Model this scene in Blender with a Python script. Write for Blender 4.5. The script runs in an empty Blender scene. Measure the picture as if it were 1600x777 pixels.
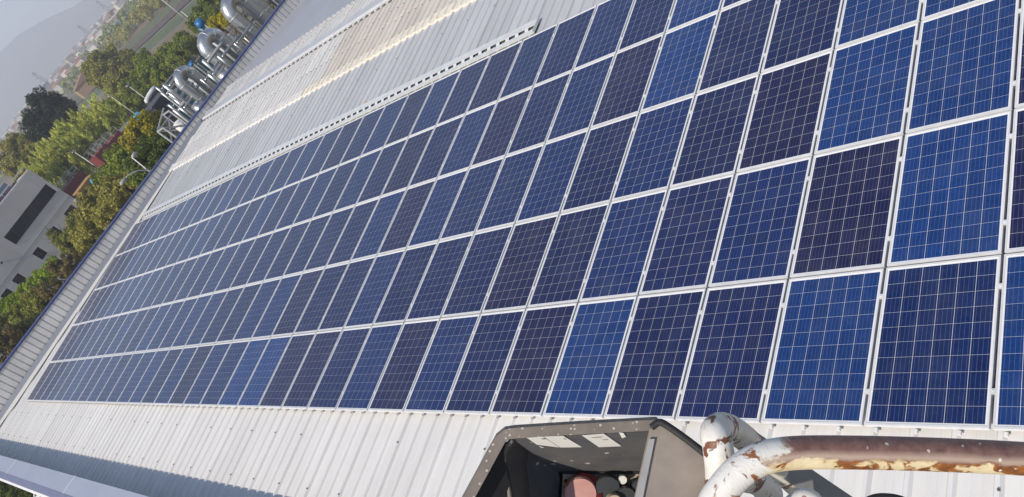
import bpy, math, random
import numpy as np
from mathutils import Vector, Matrix
random.seed(7); rng = np.random.default_rng(7)
sc = bpy.context.scene
C = sc.collection
R = math.radians

# ------------------------------------------------------------------ camera
CW = Vector((36.4703, -3.1165, 6.4995))
RIGHT = Vector((0.66052931, 0.35116735, -0.66361324))
DOWN = Vector((-0.13013981, -0.8169443, -0.56184129))
FWD = Vector((-0.73943537, 0.45747514, -0.4939148))
FPX = 1283.9                     # focal length in pixels of the 1600-wide photograph
cam = bpy.data.cameras.new('camera'); cam.sensor_width = 36; cam.lens = FPX / 1600 * 36
cam.clip_start = 0.05; cam.clip_end = 20000
camo = bpy.data.objects.new('camera', cam); C.objects.link(camo)
CM = Matrix((( RIGHT.x, -DOWN.x, -FWD.x, CW.x), (RIGHT.y, -DOWN.y, -FWD.y, CW.y), (RIGHT.z, -DOWN.z, -FWD.z, CW.z), (0, 0, 0, 1)))
camo.matrix_world = CM
sc.camera = camo

# ------------------------------------------------------------------ sky, sun, exposure
SUN = Vector((0.045, -0.75, 0.65)).normalized()
w = bpy.data.worlds.new('World'); sc.world = w; w.use_nodes = True
nt = w.node_tree; nt.nodes.clear()
wo = nt.nodes.new('ShaderNodeOutputWorld'); bg = nt.nodes.new('ShaderNodeBackground'); sk = nt.nodes.new('ShaderNodeTexSky')
sk.sky_type = 'NISHITA'; sk.sun_disc = False; sk.sun_elevation = math.asin(SUN.z); sk.sun_rotation = math.atan2(SUN.x, SUN.y)
sk.air_density = 1.0; sk.dust_density = 0.5; sk.ozone_density = 3.0
bg.inputs[1].default_value = 0.125
nt.links.new(sk.outputs[0], bg.inputs[0]); nt.links.new(bg.outputs[0], wo.inputs[0])
sl = bpy.data.lights.new('sun', 'SUN'); sl.energy = 4.9; sl.angle = R(0.53); sl.color = (1.0, 0.91, 0.79)
so = bpy.data.objects.new('sun', sl); C.objects.link(so); so.rotation_euler = SUN.to_track_quat('Z', 'Y').to_euler(); so.location = (0, 0, 60)
sc.view_settings.view_transform = 'Standard'; sc.view_settings.look = 'None'; sc.view_settings.gamma = 1.0
sc.view_settings.exposure = 0.0; sc.view_settings.use_curve_mapping = False
sc.render.engine = 'CYCLES'
cy = sc.cycles
cy.use_denoising = True; cy.max_bounces = 5; cy.diffuse_bounces = 2; cy.glossy_bounces = 2; cy.transmission_bounces = 2
cy.volume_bounces = 2; cy.transparent_max_bounces = 4; cy.caustics_reflective = False; cy.caustics_refractive = False
cy.sample_clamp_indirect = 4.0

# ------------------------------------------------------------------ helpers
GZ = -8.6                        # ground level; the roof's lower panel edge is z = 0
TILT = R(3.0)
ROT = Matrix.Rotation(TILT, 4, 'X')
def rw(x, y, n=0.0): return ROT @ Vector((x, y, n))       # roof frame -> world
def ray(px, py): return (RIGHT * (px - 800) + DOWN * (py - 388.5) + FWD * FPX).normalized()
def atX(px, py, X): d = ray(px, py); return CW + d * ((X - CW.x) / d.x)
def atZ(px, py, Z): d = ray(px, py); return CW + d * ((Z - CW.z) / d.z)

class MB:
    def __init__(s): s.v = []; s.f = []; s.uv = {}
    def poly(s, pts):
        b = len(s.v); s.v += [tuple(p) for p in pts]; s.f.append(tuple(range(b, b + len(pts)))); return s
    def hexa(s, a, b):          # two quads a (bottom) and b (top), same order
        k = len(s.v); s.v += [tuple(p) for p in a] + [tuple(p) for p in b]
        s.f += [(k+3, k+2, k+1, k), (k+4, k+5, k+6, k+7)] + [(k+i, k+(i+1) % 4, k+4+(i+1) % 4, k+4+i) for i in range(4)]; return s
    def box(s, x0, x1, y0, y1, z0, z1):
        return s.hexa([(x0, y0, z0), (x1, y0, z0), (x1, y1, z0), (x0, y1, z0)], [(x0, y0, z1), (x1, y0, z1), (x1, y1, z1), (x0, y1, z1)])
    def prism(s, prof, x0, x1):  # profile of (y,z) points swept along x
        k = len(s.v); n = len(prof)
        s.v += [(x0, y, z) for y, z in prof] + [(x1, y, z) for y, z in prof]
        s.f += [(k+i, k+n+i, k+n+(i+1) % n, k+(i+1) % n) for i in range(n)] + [tuple(range(k, k+n)), tuple(range(k+2*n-1, k+n-1, -1))]; return s
    def tube(s, path, r, seg=12, cap=True):
        P = [Vector(p) for p in path]; n = len(P)
        rr = r if isinstance(r, (list, tuple)) else [r] * n
        k = len(s.v); prev = None
        for i in range(n):
            t = (P[min(i+1, n-1)] - P[max(i-1, 0)]).normalized()
            if prev is None:
                a = t.orthogonal().normalized()
            else:
                a = (prev - t * prev.dot(t)).normalized()
            prev = a; b = t.cross(a)
            for j in range(seg):
                q = 2 * math.pi * j / seg
                s.v.append(tuple(P[i] + (a * math.cos(q) + b * math.sin(q)) * rr[i]))
        for i in range(n - 1):
            for j in range(seg):
                s.f.append((k+i*seg+j, k+i*seg+(j+1) % seg, k+(i+1)*seg+(j+1) % seg, k+(i+1)*seg+j))
        if cap:
            s.f += [tuple(range(k+seg-1, k-1, -1)), tuple(range(k+(n-1)*seg, k+n*seg))]
        return s
    def bar(s, p0, p1, w_, h_, up=(0, 0, 1)):
        p0 = Vector(p0); p1 = Vector(p1); t = (p1-p0).normalized(); u = Vector(up); a = t.cross(u)
        if a.length < 1e-4: a = t.orthogonal()
        a.normalize(); b = a.cross(t)
        q = lambda p: [p - a*w_/2 - b*h_/2, p + a*w_/2 - b*h_/2, p + a*w_/2 + b*h_/2, p - a*w_/2 + b*h_/2]
        return s.hexa(q(p0), q(p1))
    def mesh(s, name, m, smooth=False):
        me = bpy.data.meshes.new(name); me.from_pydata(s.v, [], s.f); me.materials.append(m)
        if smooth: me.polygons.foreach_set('use_smooth', [True] * len(me.polygons))
        me.update(); return me
    def build(s, name, m, parent=None, smooth=False):
        return inst(name, s.mesh(name, m, smooth), parent)
def inst(name, me, parent=None, loc=None, rot=None, scale=None, color=None):
    o = bpy.data.objects.new(name, me); C.objects.link(o)
    if parent is not None: o.parent = parent
    if loc is not None: o.location = loc
    if rot is not None: o.rotation_euler = rot
    if scale is not None: o.scale = scale
    if color is not None: o.color = (*color, 1)
    return o
def thing(name, label, cat, loc=(0, 0, 0), rot=(0, 0, 0), group=None):
    o = inst(name, None, None, loc, rot); o.empty_display_size = 0.2; return tag(o, label, cat, group)
def tag(o, label=None, cat=None, group=None, kind=None):
    for k, v in (('label', label), ('category', cat), ('group', group), ('kind', kind)):
        if v: o[k] = v
    return o
def spline(pts, n=8):           # Catmull-Rom through the points
    P = [Vector(p) for p in pts]; P = [P[0]*2-P[1]] + P + [P[-1]*2-P[-2]]; out = []
    for i in range(1, len(P)-2):
        for j in range(n):
            t = j/n; a, b, c, d = P[i-1:i+3]
            out.append(0.5*((2*b)+(c-a)*t+(2*a-5*b+4*c-d)*t*t+(3*b-a-3*c+d)*t**3))
    return out + [P[-2]]

# ------------------------------------------------------------------ materials
def nodes(name):
    m = bpy.data.materials.new(name); m.use_nodes = True
    t = m.node_tree; b = t.nodes['Principled BSDF']; return m, t, b
def mth(t, op, a, b=None, clamp=False):
    n = t.nodes.new('ShaderNodeMath'); n.operation = op; n.use_clamp = clamp
    for i, x in enumerate((a, b)):
        if x is None: continue
        if isinstance(x, (int, float)): n.inputs[i].default_value = x
        else: t.links.new(x, n.inputs[i])
    return n.outputs[0]
def mix(t, fac, a, b, blend='MIX'):
    n = t.nodes.new('ShaderNodeMix'); n.data_type = 'RGBA'; n.blend_type = blend
    for i, x in ((0, fac), (6, a), (7, b)):
        if isinstance(x, (int, float)): n.inputs[i].default_value = x
        elif isinstance(x, tuple): n.inputs[i].default_value = (*x[:3], 1)
        else: t.links.new(x, n.inputs[i])
    return n.outputs[2]
def noise(t, scale, detail=4, coord='Object', rough=0.6, stretch=None, dist=0):
    tc = t.nodes.new('ShaderNodeTexCoord'); n = t.nodes.new('ShaderNodeTexNoise')
    n.inputs['Scale'].default_value = scale; n.inputs['Detail'].default_value = detail; n.inputs['Roughness'].default_value = rough; n.inputs['Distortion'].default_value = dist
    if stretch:
        mp = t.nodes.new('ShaderNodeMapping'); mp.inputs['Scale'].default_value = stretch
        t.links.new(tc.outputs[coord], mp.inputs[0]); t.links.new(mp.outputs[0], n.inputs['Vector'])
    else: t.links.new(tc.outputs[coord], n.inputs['Vector'])
    return n.outputs['Fac']
def ramp(t, fac, a, b):
    n = t.nodes.new('ShaderNodeMapRange'); n.inputs[1].default_value = a; n.inputs[2].default_value = b; t.links.new(fac, n.inputs[0]); return n.outputs[0]
def mat(name, col, rough=0.6, metal=0.0, var=0.12, scale=3.0, col2=None, bump=0.0, bscale=None, rnd=0.0, spec=None, coat=0, stretch=None, objcol=False):
    m, t, b = nodes(name)
    f = noise(t, scale, 5, stretch=stretch)
    c2 = col2 if col2 else tuple(c * (1 - 2.2 * var) for c in col)
    base = mix(t, ramp(t, f, 0.35, 0.75), tuple(col), tuple(c2))
    if objcol or rnd:
        oi = t.nodes.new('ShaderNodeObjectInfo')
        if objcol: base = mix(t, 1.0, base, oi.outputs['Color'], 'MULTIPLY')
        if rnd:
            v = mth(t, 'ADD', mth(t, 'MULTIPLY', oi.outputs['Random'], 2 * rnd), 1 - rnd)
            cc = t.nodes.new('ShaderNodeCombineColor'); [t.links.new(v, cc.inputs[i]) for i in range(3)]
            base = mix(t, 1.0, base, cc.outputs[0], 'MULTIPLY')
    t.links.new(base, b.inputs['Base Color'])
    b.inputs['Roughness'].default_value = rough; b.inputs['Metallic'].default_value = metal
    if spec is not None: b.inputs['Specular IOR Level'].default_value = spec
    if coat: b.inputs['Coat Weight'].default_value = coat; b.inputs['Coat Roughness'].default_value = 0.08
    if bump:
        bn = t.nodes.new('ShaderNodeBump'); bn.inputs['Strength'].default_value = bump; bn.inputs['Distance'].default_value = 0.02
        t.links.new(noise(t, bscale or scale * 4, 6), bn.inputs['Height']); t.links.new(bn.outputs[0], b.inputs['Normal'])
    return m

M = {}
M['sheet_white'] = mat('sheet_white', (0.75, 0.735, 0.705), 0.45, 0, 0.05, 1.3, rnd=0.04, bump=0.05, stretch=(3, 0.5, 1))
M['sheet_grey'] = mat('sheet_grey', (0.57, 0.575, 0.58), 0.34, 0.1, 0.06, 1.1, rnd=0.05, stretch=(3, 0.5, 1))
M['sheet_cream'] = mat('sheet_cream', (0.65, 0.605, 0.53), 0.55, 0, 0.10, 0.8, rnd=0.06, stretch=(3, 0.6, 1))
M['sheet_upper'] = mat('sheet_upper', (0.70, 0.685, 0.655), 0.55, 0, 0.08, 1.5, rnd=0.06, stretch=(3, 0.6, 1))
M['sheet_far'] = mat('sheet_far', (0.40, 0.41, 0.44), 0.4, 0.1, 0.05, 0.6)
M['lip_cream'] = mat('lip_cream', (0.82, 0.76, 0.64), 0.7, 0, 0.12, 6)
M['lip_white'] = mat('lip_white', (0.80, 0.77, 0.72), 0.7, 0, 0.10, 6)
M['flashing'] = mat('flashing', (0.72, 0.71, 0.68), 0.4, 0, 0.06, 1.5)
M['wall_rib'] = mat('wall_rib', (0.62, 0.61, 0.59), 0.45, 0.1, 0.10, 1.2, rnd=0.06)
M['blue_cap'] = mat('blue_cap', (0.035, 0.048, 0.16), 0.4, 0, 0.15, 2)
M['coping'] = mat('coping', (0.38, 0.41, 0.50), 0.35, 0.0, 0.05, 0.9, rnd=0.03)
M['fascia'] = mat('fascia', (0.13, 0.15, 0.26), 0.45, 0, 0.06, 2)
M['white_metal'] = mat('white_metal', (0.78, 0.77, 0.74), 0.45, 0, 0.08, 5)
M['tray'] = mat('tray', (0.78, 0.79, 0.76), 0.35, 0.2, 0.08, 4)
M['alu'] = mat('alu', (0.78, 0.78, 0.775), 0.40, 0.15, 0.07, 7, rnd=0.05)
M['alu_dark'] = mat('alu_dark', (0.42, 0.42, 0.43), 0.4, 0.7, 0.05, 9)
M['concrete'] = mat('concrete', (0.42, 0.40, 0.375), 0.9, 0, 0.08, 0.5, bump=0.1)
M['screw'] = mat('screw', (0.16, 0.15, 0.14), 0.6, 0.3)
M['rubber'] = mat('rubber', (0.02, 0.02, 0.022), 0.7)

def cell_material():
    m, t, b = nodes('solar_cell')
    oi = t.nodes.new('ShaderNodeObjectInfo')
    uv = t.nodes.new('ShaderNodeUVMap')
    sp = t.nodes.new('ShaderNodeSeparateXYZ'); t.links.new(uv.outputs[0], sp.inputs[0])
    # crystal flakes
    tc = t.nodes.new('ShaderNodeTexCoord'); vo = t.nodes.new('ShaderNodeTexVoronoi'); vo.inputs['Scale'].default_value = 55
    vm = t.nodes.new('ShaderNodeVectorMath'); vm.operation = 'ADD'
    t.links.new(tc.outputs['Object'], vm.inputs[0]); t.links.new(oi.outputs['Location'], vm.inputs[1]); t.links.new(vm.outputs[0], vo.inputs['Vector'])
    sc_ = t.nodes.new('ShaderNodeSeparateColor'); t.links.new(vo.outputs['Color'], sc_.inputs[0])
    gi = t.nodes.new('ShaderNodeNewGeometry')
    v = mth(t, 'ADD', mth(t, 'MULTIPLY', sc_.outputs[0], 0.34), mth(t, 'MULTIPLY', gi.outputs['Random Per Island'], 0.22))
    v = mth(t, 'ADD', v, mth(t, 'MULTIPLY', oi.outputs['Random'], 0.16)); v = mth(t, 'ADD', v, 0.64)
    cc = t.nodes.new('ShaderNodeCombineColor'); [t.links.new(v, cc.inputs[i]) for i in range(3)]
    base = mix(t, 1.0, oi.outputs['Color'], cc.outputs[0], 'MULTIPLY')
    dn = t.nodes.new('ShaderNodeTexNoise'); dn.inputs['Scale'].default_value = 2.2; dn.inputs['Detail'].default_value = 7; dn.inputs['Roughness'].default_value = .68
    ge = t.nodes.new('ShaderNodeNewGeometry'); t.links.new(ge.outputs['Position'], dn.inputs['Vector'])
    base = mix(t, mth(t, 'MULTIPLY', ramp(t, dn.outputs['Fac'], .44, .72), .055), base, (.36, .35, .33))
    # four silver bus bars along each cell
    fr = mth(t, 'FRACT', mth(t, 'ADD', mth(t, 'MULTIPLY', sp.outputs[0], 4.0), 0.0))
    bus = mth(t, 'LESS_THAN', mth(t, 'ABSOLUTE', mth(t, 'SUBTRACT', fr, 0.5)), 0.035)
    base = mix(t, mth(t, 'MULTIPLY', bus, 0.30), base, (0.30, 0.34, 0.44))
    t.links.new(base, b.inputs['Base Color'])
    b.inputs['Roughness'].default_value = 0.45; b.inputs['Specular IOR Level'].default_value = 0.1
    t.links.new(mth(t, 'ADD', .06, mth(t, 'MULTIPLY', dn.outputs['Fac'], .22)), b.inputs['Coat Roughness'])
    b.inputs['Coat Weight'].default_value = 1.0; b.inputs['Coat IOR'].default_value = 1.38
    return m
M['cell'] = cell_material()
M['backsheet'] = mat('backsheet', (0.80, 0.80, 0.80), 0.5, 0, 0.02, coat=0.6)

def leaf_material(name, c1, c2):
    m, t, b = nodes(name)
    gi = t.nodes.new('ShaderNodeNewGeometry'); oi = t.nodes.new('ShaderNodeObjectInfo')
    f = mth(t, 'ADD', mth(t, 'MULTIPLY', gi.outputs['Random Per Island'], 0.65), mth(t, 'MULTIPLY', noise(t, 1.7, 3), 0.5))
    base = mix(t, f, c1, c2)
    base = mix(t, 1.0, base, oi.outputs['Color'], 'MULTIPLY')
    t.links.new(base, b.inputs['Base Color']); b.inputs['Roughness'].default_value = 0.55; b.inputs['Specular IOR Level'].default_value = 0.25
    tr = t.nodes.new('ShaderNodeBsdfTranslucent'); t.links.new(base, tr.inputs[0])
    ms = t.nodes.new('ShaderNodeMixShader'); ms.inputs[0].default_value = 0.38
    t.links.new(b.outputs[0], ms.inputs[1]); t.links.new(tr.outputs[0], ms.inputs[2]); t.links.new(ms.outputs[0], t.nodes['Material Output'].inputs[0])
    return m
M['bark'] = mat('bark', (0.13, 0.10, 0.075), 0.9, 0, 0.2, 4)

def ground_material():
    m, t, b = nodes('ground')
    a = noise(t, 0.035, 6); c = noise(t, 0.6, 6); d = noise(t, 0.006, 4)
    base = mix(t, ramp(t, a, 0.4, 0.6), (0.075, 0.085, 0.03), (0.17, 0.13, 0.075))
    base = mix(t, ramp(t, c, 0.35, 0.75), base, mix(t, 0.5, base, (0.03, 0.04, 0.015)))
    base = mix(t, ramp(t, d, 0.5, 0.62), base, (0.20, 0.18, 0.14))
    t.links.new(base, b.inputs['Base Color']); b.inputs['Roughness'].default_value = 0.95; return m
M['ground'] = ground_material()

# ------------------------------------------------------------------ the setting: ground, hills, haze
g = MB(); g.poly([(-4000, -4000, GZ), (4000, -4000, GZ), (4000, 4000, GZ), (-4000, 4000, GZ)])
tag(g.build('ground', M['ground']), kind='structure')
hm = MB(); NA = 90; prof = [(0, 0.0), (150, .35), (330, .75), (480, 1.0), (620, .5), (760, 0.0)]
def hill_h(az):                 # height of the ridge by azimuth (degrees from -X towards +Y)
    return 20 + 190 * math.exp(-((az - 17.5) / 8.5) ** 2) + 55 * math.exp(-((az - 42) / 9.0) ** 2) + 90 * math.exp(-((az + 20) / 14) ** 2) + 7 * math.sin(az * .9) + 4 * math.sin(az * 2.3 + 1)
for i in range(NA):
    az = -60 + i * 150 / (NA - 1)
    for (r, q) in prof:
        rr = 2900 + r; hh = hill_h(az) * q * (1 + .06 * math.sin(az * 3.1 + r))
        hm.v.append((CW.x - rr * math.cos(R(az)), CW.y + rr * math.sin(R(az)), GZ - 0.3 + hh))
for i in range(NA - 1):
    for j in range(5): hm.f.append((i*6+j, (i+1)*6+j, (i+1)*6+j+1, i*6+j+1))
tag(hm.build('hills', mat('hill_wood', (0.10, 0.12, 0.07), 0.95, 0, 0.2, 0.01), smooth=True), kind='structure')

hz = MB(); hz.box(-4300, 4300, -4300, 4300, GZ - 1.2, 262)
hzm = bpy.data.materials.new('haze_air'); hzm.use_nodes = True; ht = hzm.node_tree; ht.nodes.clear()
ho = ht.nodes.new('ShaderNodeOutputMaterial'); hv = ht.nodes.new('ShaderNodeVolumePrincipled')
hv.inputs['Color'].default_value = (0.85, 0.89, 0.99, 1); hv.inputs['Density'].default_value = 0.00058; hv.inputs['Anisotropy'].default_value = 0.1
ht.links.new(hv.outputs[0], ho.inputs['Volume'])
tag(hz.build('haze', hzm), 'pale blue haze filling the air over the town', 'haze', kind='stuff')

# ------------------------------------------------------------------ the factory building with its roof
fac = thing('factory_building', 'factory with low-pitched ribbed metal roof carrying the solar panels', 'building')
PX, PY = 1.03, 1.6371
PITCH = PX / 3
def gab(y): return -2.75 + 0.235 * y              # skewed gable end line, X by Y in the roof frame
def roof_y_max(x, cap): return min(cap, (x + 2.75) / 0.235)
def rib_points(x0, nrib, h=0.034, big=0.044):
    out = []
    for k in range(nrib):
        b = x0 + k * PITCH; hh = big if k == 0 else h
        out += [(b, 0), (b + .022, hh), (b + .058, hh), (b + .08, 0), (b + .185, 0), (b + .195, .004), (b + .215, .004), (b + .225, 0), (b + .262, 0), (b + .272, .004), (b + .292, .004), (b + .302, 0)]
    out.append((x0 + nrib * PITCH, 0)); return out
def sheet(k, y0, y1, n0, m, parent, name='roof_sheet', hs=1.0, slope=None, x_off=-3.09, front=0.0):
    x0 = x_off + k * PX
    pts = rib_points(x0, 3); b = MB(); rows = []
    for (x, h) in pts:
        ya, yb = y0, roof_y_max(x, y1)
        if yb <= ya + 0.01: yb = ya + 0.01
        top = [rw(x, ya, n0 + h * hs), rw(x, yb, n0 + h * hs)]
        rows.append(top)
    for i in range(len(rows)-1):
        b.poly([rows[i][0], rows[i+1][0], rows[i+1][1], rows[i][1]])
        if front: b.poly([rows[i][0] - Vector((0, 0, front)), rows[i+1][0] - Vector((0, 0, front)), rows[i+1][0], rows[i][0]])
    if roof_y_max(pts[-1][0], y1) <= y0 + .05: return
    return b.build(name, m, parent)
NS = 42
for k in range(NS):
    sheet(k, -2.62, 4.0, -0.128, M['sheet_white'], fac)
    sheet(k, 3.9, 11.25, -0.118, M['sheet_grey'], fac)
    X = -3.09 + k * PX
    cream = X > 12.4
    sheet(k, 11.12, 12.55, -0.075, M['sheet_cream'] if cream else M['sheet_upper'], fac, hs=1.1, front=0.04)
    sheet(k, 12.42, 13.66, -0.065, M['sheet_cream'] if cream else M['sheet_upper'], fac, hs=1.1, front=0.02)
    sheet(k, 11.0, 11.38, -0.052, M['lip_cream'] if X > 12 else M['lip_white'], fac, 'sheet_end', hs=1.1, front=0.07)
# beyond the ridge: upper sheets continue nearly level, then the far slope falls away
ridge_z = rw(0, 13.66, -0.065).z; ridge_y = rw(0, 13.66).y
for k in range(NS):
    x0 = -3.09 + k * PX; pts = rib_points(x0, 3)
    if roof_y_max(x0, 15.5) < 13.4: continue
    b = MB(); rows = [[Vector((x, ridge_y + .02, ridge_z + h * 1.1 + .03)), Vector((x, 15.5, ridge_z + h * 1.1 + .02))] for x, h in pts]
    for i in range(len(rows)-1):
        b.poly([rows[i][0], rows[i+1][0], rows[i+1][1], rows[i][1]])
        b.poly([rows[i][0] - Vector((0, 0, .1)), rows[i+1][0] - Vector((0, 0, .1)), rows[i+1][0], rows[i][0]])
    b.build('roof_sheet', M['sheet_cream'] if x0 > 18 else M['sheet_upper'], fac)
    b = MB(); rows = [[Vector((x, 15.42, ridge_z + h * 1.5 + .035)), Vector((x, 15.62, ridge_z + h * 1.5 + .03))] for x, h in pts]
    for i in range(len(rows)-1): b.poly([rows[i][0], rows[i+1][0], rows[i+1][1], rows[i][1]])
    b.build('sheet_end', M['lip_white'], fac)
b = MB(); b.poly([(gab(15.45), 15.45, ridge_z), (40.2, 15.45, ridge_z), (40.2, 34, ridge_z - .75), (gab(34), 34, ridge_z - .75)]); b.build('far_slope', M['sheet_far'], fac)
# ridge capping strip: smooth over the left half, dark blocks painting in the shaded gaps under its edge
b = MB(); b.prism([(13.70, ridge_z + .045), (13.76, ridge_z + .115), (14.25, ridge_z + .10), (14.3, ridge_z + .04)], gab(13.8) + .05, 26); b.build('ridge_capping', M['sheet_grey'], fac)
gap_shade = MB(); gap_shade.box(0, .15, -.02, .02, 0, .045); fme = gap_shade.mesh('gap_shade_block', M['screw'])
x = gab(13.6) + .3
while x < 26:
    inst('gap_shade_block', fme, fac, (x, ridge_y - .015, ridge_z + .0)); x += PITCH
# screws on the ribs (too small to pick apart)
b = MB()
for k in range(NS):
    for j in range(3):
        X = -3.09 + k * PX + j * PITCH + .055
        for (yy, n) in ((-.45, -.08), (-1.35, -.08), (10.2, -.07), (12.2, -.02), (12.9, -.014), (14.9, None)):
            if j and yy in (-.45, -1.35, 10.2): continue
            if X < gab(yy) + .15: continue
            p = rw(X, yy, n) if n is not None else Vector((X, yy, ridge_z + .068))
            if random.random() < .8: b.box(p.x - .009, p.x + .009, p.y - .009, p.y + .009, p.z - .01, p.z + .010)
tag(b.build('roof_screws', M['screw'], fac), kind='stuff')
# gable flashing, step and ribbed parapet with a blue cap
def gline(y, off=0.0): return gab(y) + off
b = MB()
ys = [-2.2, 0, 4, 8, 12, 13.6]
for a, c in zip(ys[:-1], ys[1:]): b.poly([rw(gab(a) - .1, a, -.062), rw(gab(a) + (.95 if a > -.5 else .55), a, -.062), rw(gab(c) + (.95 - .045 * c), c, -.062), rw(gab(c) - .1, c, -.062)])
b.build('gable_flashing', M['flashing'], fac)
b = MB()
for a, c in zip(ys[:-1], ys[1:]):
    b.hexa([rw(gab(a), a, -.06), rw(gab(a) + .14, a, -.06), rw(gab(c) + .14, c, -.06), rw(gab(c), c, -.06)], [rw(gab(a), a, .10), rw(gab(a) + .07, a, .10), rw(gab(c) + .07, c, .10), rw(gab(c), c, .10)])
b.build('upstand', M['alu_dark'], fac)
ZT = 1.03
gdir = Vector((0.235, 1, 0)).normalized(); gnrm = Vector((1, -0.235, 0)).normalized()
L0 = -2.75; panel_w = 1.0; npan = 31; rib = 0.25
for k in range(npan):
    b = MB(); s0 = L0 + k * panel_w
    prof = []
    for j in range(4):
        q = s0 + j * rib; prof += [(q, 0.0), (q + .185, 0.0), (q + .20, -.035), (q + .235, -.035)]
    prof.append((s0 + panel_w, 0.0))
    pt = lambda q, d, z: Vector((-2.75, 0, 0)) + gdir * (q * 1.0273) + gnrm * d + Vector((0, 0, z))
    for (q0, d0), (q1, d1) in zip(prof[:-1], prof[1:]):
        b.poly([pt(q0, d0, -.4), pt(q1, d1, -.4), pt(q1, d1, ZT), pt(q0, d0, ZT)])
    b.build('parapet_panel', M['wall_rib'], fac)
    b = MB(); e = .004
    b.hexa([pt(s0 + e, -.26, ZT), pt(s0 + e, .03, ZT), pt(s0 + panel_w - e, .03, ZT), pt(s0 + panel_w - e, -.26, ZT)], [pt(s0 + e, -.26, ZT + .06), pt(s0 + e, .03, ZT + .045), pt(s0 + panel_w - e, .03, ZT + .045), pt(s0 + panel_w - e, -.26, ZT + .06)])
    if k % 3 == 0:
        b = MB(); s1 = min(s0 + 3, L0 + npan)
        b.hexa([pt(s0 + e, -.26, ZT), pt(s0 + e, .035, ZT - .02), pt(s1 - e, .035, ZT - .02), pt(s1 - e, -.26, ZT)], [pt(s0 + e, -.26, ZT + .06), pt(s0 + e, .035, ZT + .045), pt(s1 - e, .035, ZT + .045), pt(s1 - e, -.26, ZT + .06)])
        b.build('blue_capping', M['blue_cap'], fac)
b = MB(); b.hexa([pt(L0, -.2, GZ), pt(L0, -.05, GZ), pt(L0 + npan, -.05, GZ), pt(L0 + npan, -.2, GZ)], [pt(L0, -.2, ZT - .01), pt(L0, -.05, ZT - .01), pt(L0 + npan, -.05, ZT - .01), pt(L0 + npan, -.2, ZT - .01)])
b.build('wall', M['concrete'], fac)
# lower eave: parapet wall, wide pale-blue coping in long sections, fascia and white drip edge
PZ = 0.40
b = MB(); b.box(-3.2, 40.2, -2.64, -2.28, GZ, PZ - .05); b.build('wall', M['concrete'], fac)
xs = [-3.3, -.45, 6.4, 13.25, 20.1, 26.95, 33.8, 40.3]
for a, c in zip(xs[:-1], xs[1:]):
    b = MB(); b.prism([(-2.20, PZ - .10), (-2.20, PZ - .01), (-2.66, PZ + .015), (-2.66, PZ - .03), (-2.30, PZ - .06)], a + .012, c - .012); b.build('coping_panel', M['coping'], fac)
    b = MB(); b.prism([(-2.665, PZ + .01), (-2.83, PZ - .30), (-2.80, PZ - .32), (-2.645, PZ - .04)], a + .012, c - .012); b.build('fascia_panel', M['fascia'], fac)
    b = MB(); b.prism([(-2.835, PZ - .30), (-2.90, PZ - .33), (-2.895, PZ - .35), (-2.80, PZ - .325)], a + .012, c - .012); b.build('drip_edge', M['white_metal'], fac)
    b = MB(); b.prism([(-2.19, PZ - .02), (-2.19, PZ - .006), (-2.67, PZ + .019), (-2.67, PZ + .0)], c - .03, c + .03); b.build('coping_joint', M['flashing'], fac)
b = MB(); b.box(-2.95, -2.0, -2.2, -1.75, -.25, .12); b.build('corner_box', M['fascia'], fac)
b = MB(); b.box(-3.2, 40.2, 34, 34.3, GZ, .5); b.box(40.05, 40.3, -2.6, 34, GZ, .4); b.build('wall', M['concrete'], fac)

# ------------------------------------------------------------------ solar panels
PW, PH = 1.004, 1.614
lip, ft = 0.020, 0.038
fr = MB()
for (x0, x1, y0, y1) in ((0, PW, 0, lip), (0, PW, PH - lip, PH), (0, lip - .005, lip, PH - lip), (PW - lip + .005, PW, lip, PH - lip)):
    fr.box(x0, x1, y0, y1, -ft, .002)
frame_me = fr.mesh('frame', M['alu'])
bs = MB(); bs.box(lip - .005, PW - lip + .005, lip, PH - lip, -.012, -.0045); back_me = bs.mesh('backsheet', M['backsheet'])
cw = (PW - 2 * lip - .02) / 6; ch = (PH - 2 * lip - .03) / 10; gp = .0034; gpy = .0022; cham = .006
def cell_mesh(cells, name):
    v = []; f = []; uvs = []
    for (cx, cyy) in cells:
        x0, x1, y0, y1 = cx + gp / 2, cx + cw - gp / 2, cyy + gpy / 2, cyy + ch - gpy / 2
        k = len(v); v += [(x0, y0, -.0035), (x1, y0, -.0035), (x1, y1, -.0035), (x0, y1, -.0035)]; f.append((k, k+1, k+2, k+3)); uvs += [(0, 0), (1, 0), (1, 1), (0, 1)]
        k = len(v)
    me = bpy.data.meshes.new(name); me.from_pydata(v, [], f); me.materials.append(M['cell'])
    ul = me.uv_layers.new(name='UVMap')
    for i, uv in enumerate(uvs): ul.data[i].uv = uv
    return me
ox, oy = lip + .01, lip + .015
grid = [(ox + i * cw, oy + j * ch) for i in range(6) for j in range(10)]
cells_me = cell_mesh(grid, 'cells'); one_me = cell_mesh([(0, 0)], 'solar_cell')
cl = MB(); cl.box(-.018, .018, -.022, .022, -.02, .006); cl.box(-.007, .007, -.007, .007, .006, .013); clamp_me = cl.mesh('clamp', M['alu'])
foot_me = MB().box(0, .03, -.035, -.001, -.086, -.055).mesh('foot_bracket', M['alu'])
TONES = {'n': ('dark navy', (.006, .013, .070)), 'p': ('dark purplish', (.009, .011, .058)), 'm': ('mid blue', (.006, .020, .096)), 'b': ('bright blue', (.006, .035, .150))}
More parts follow.
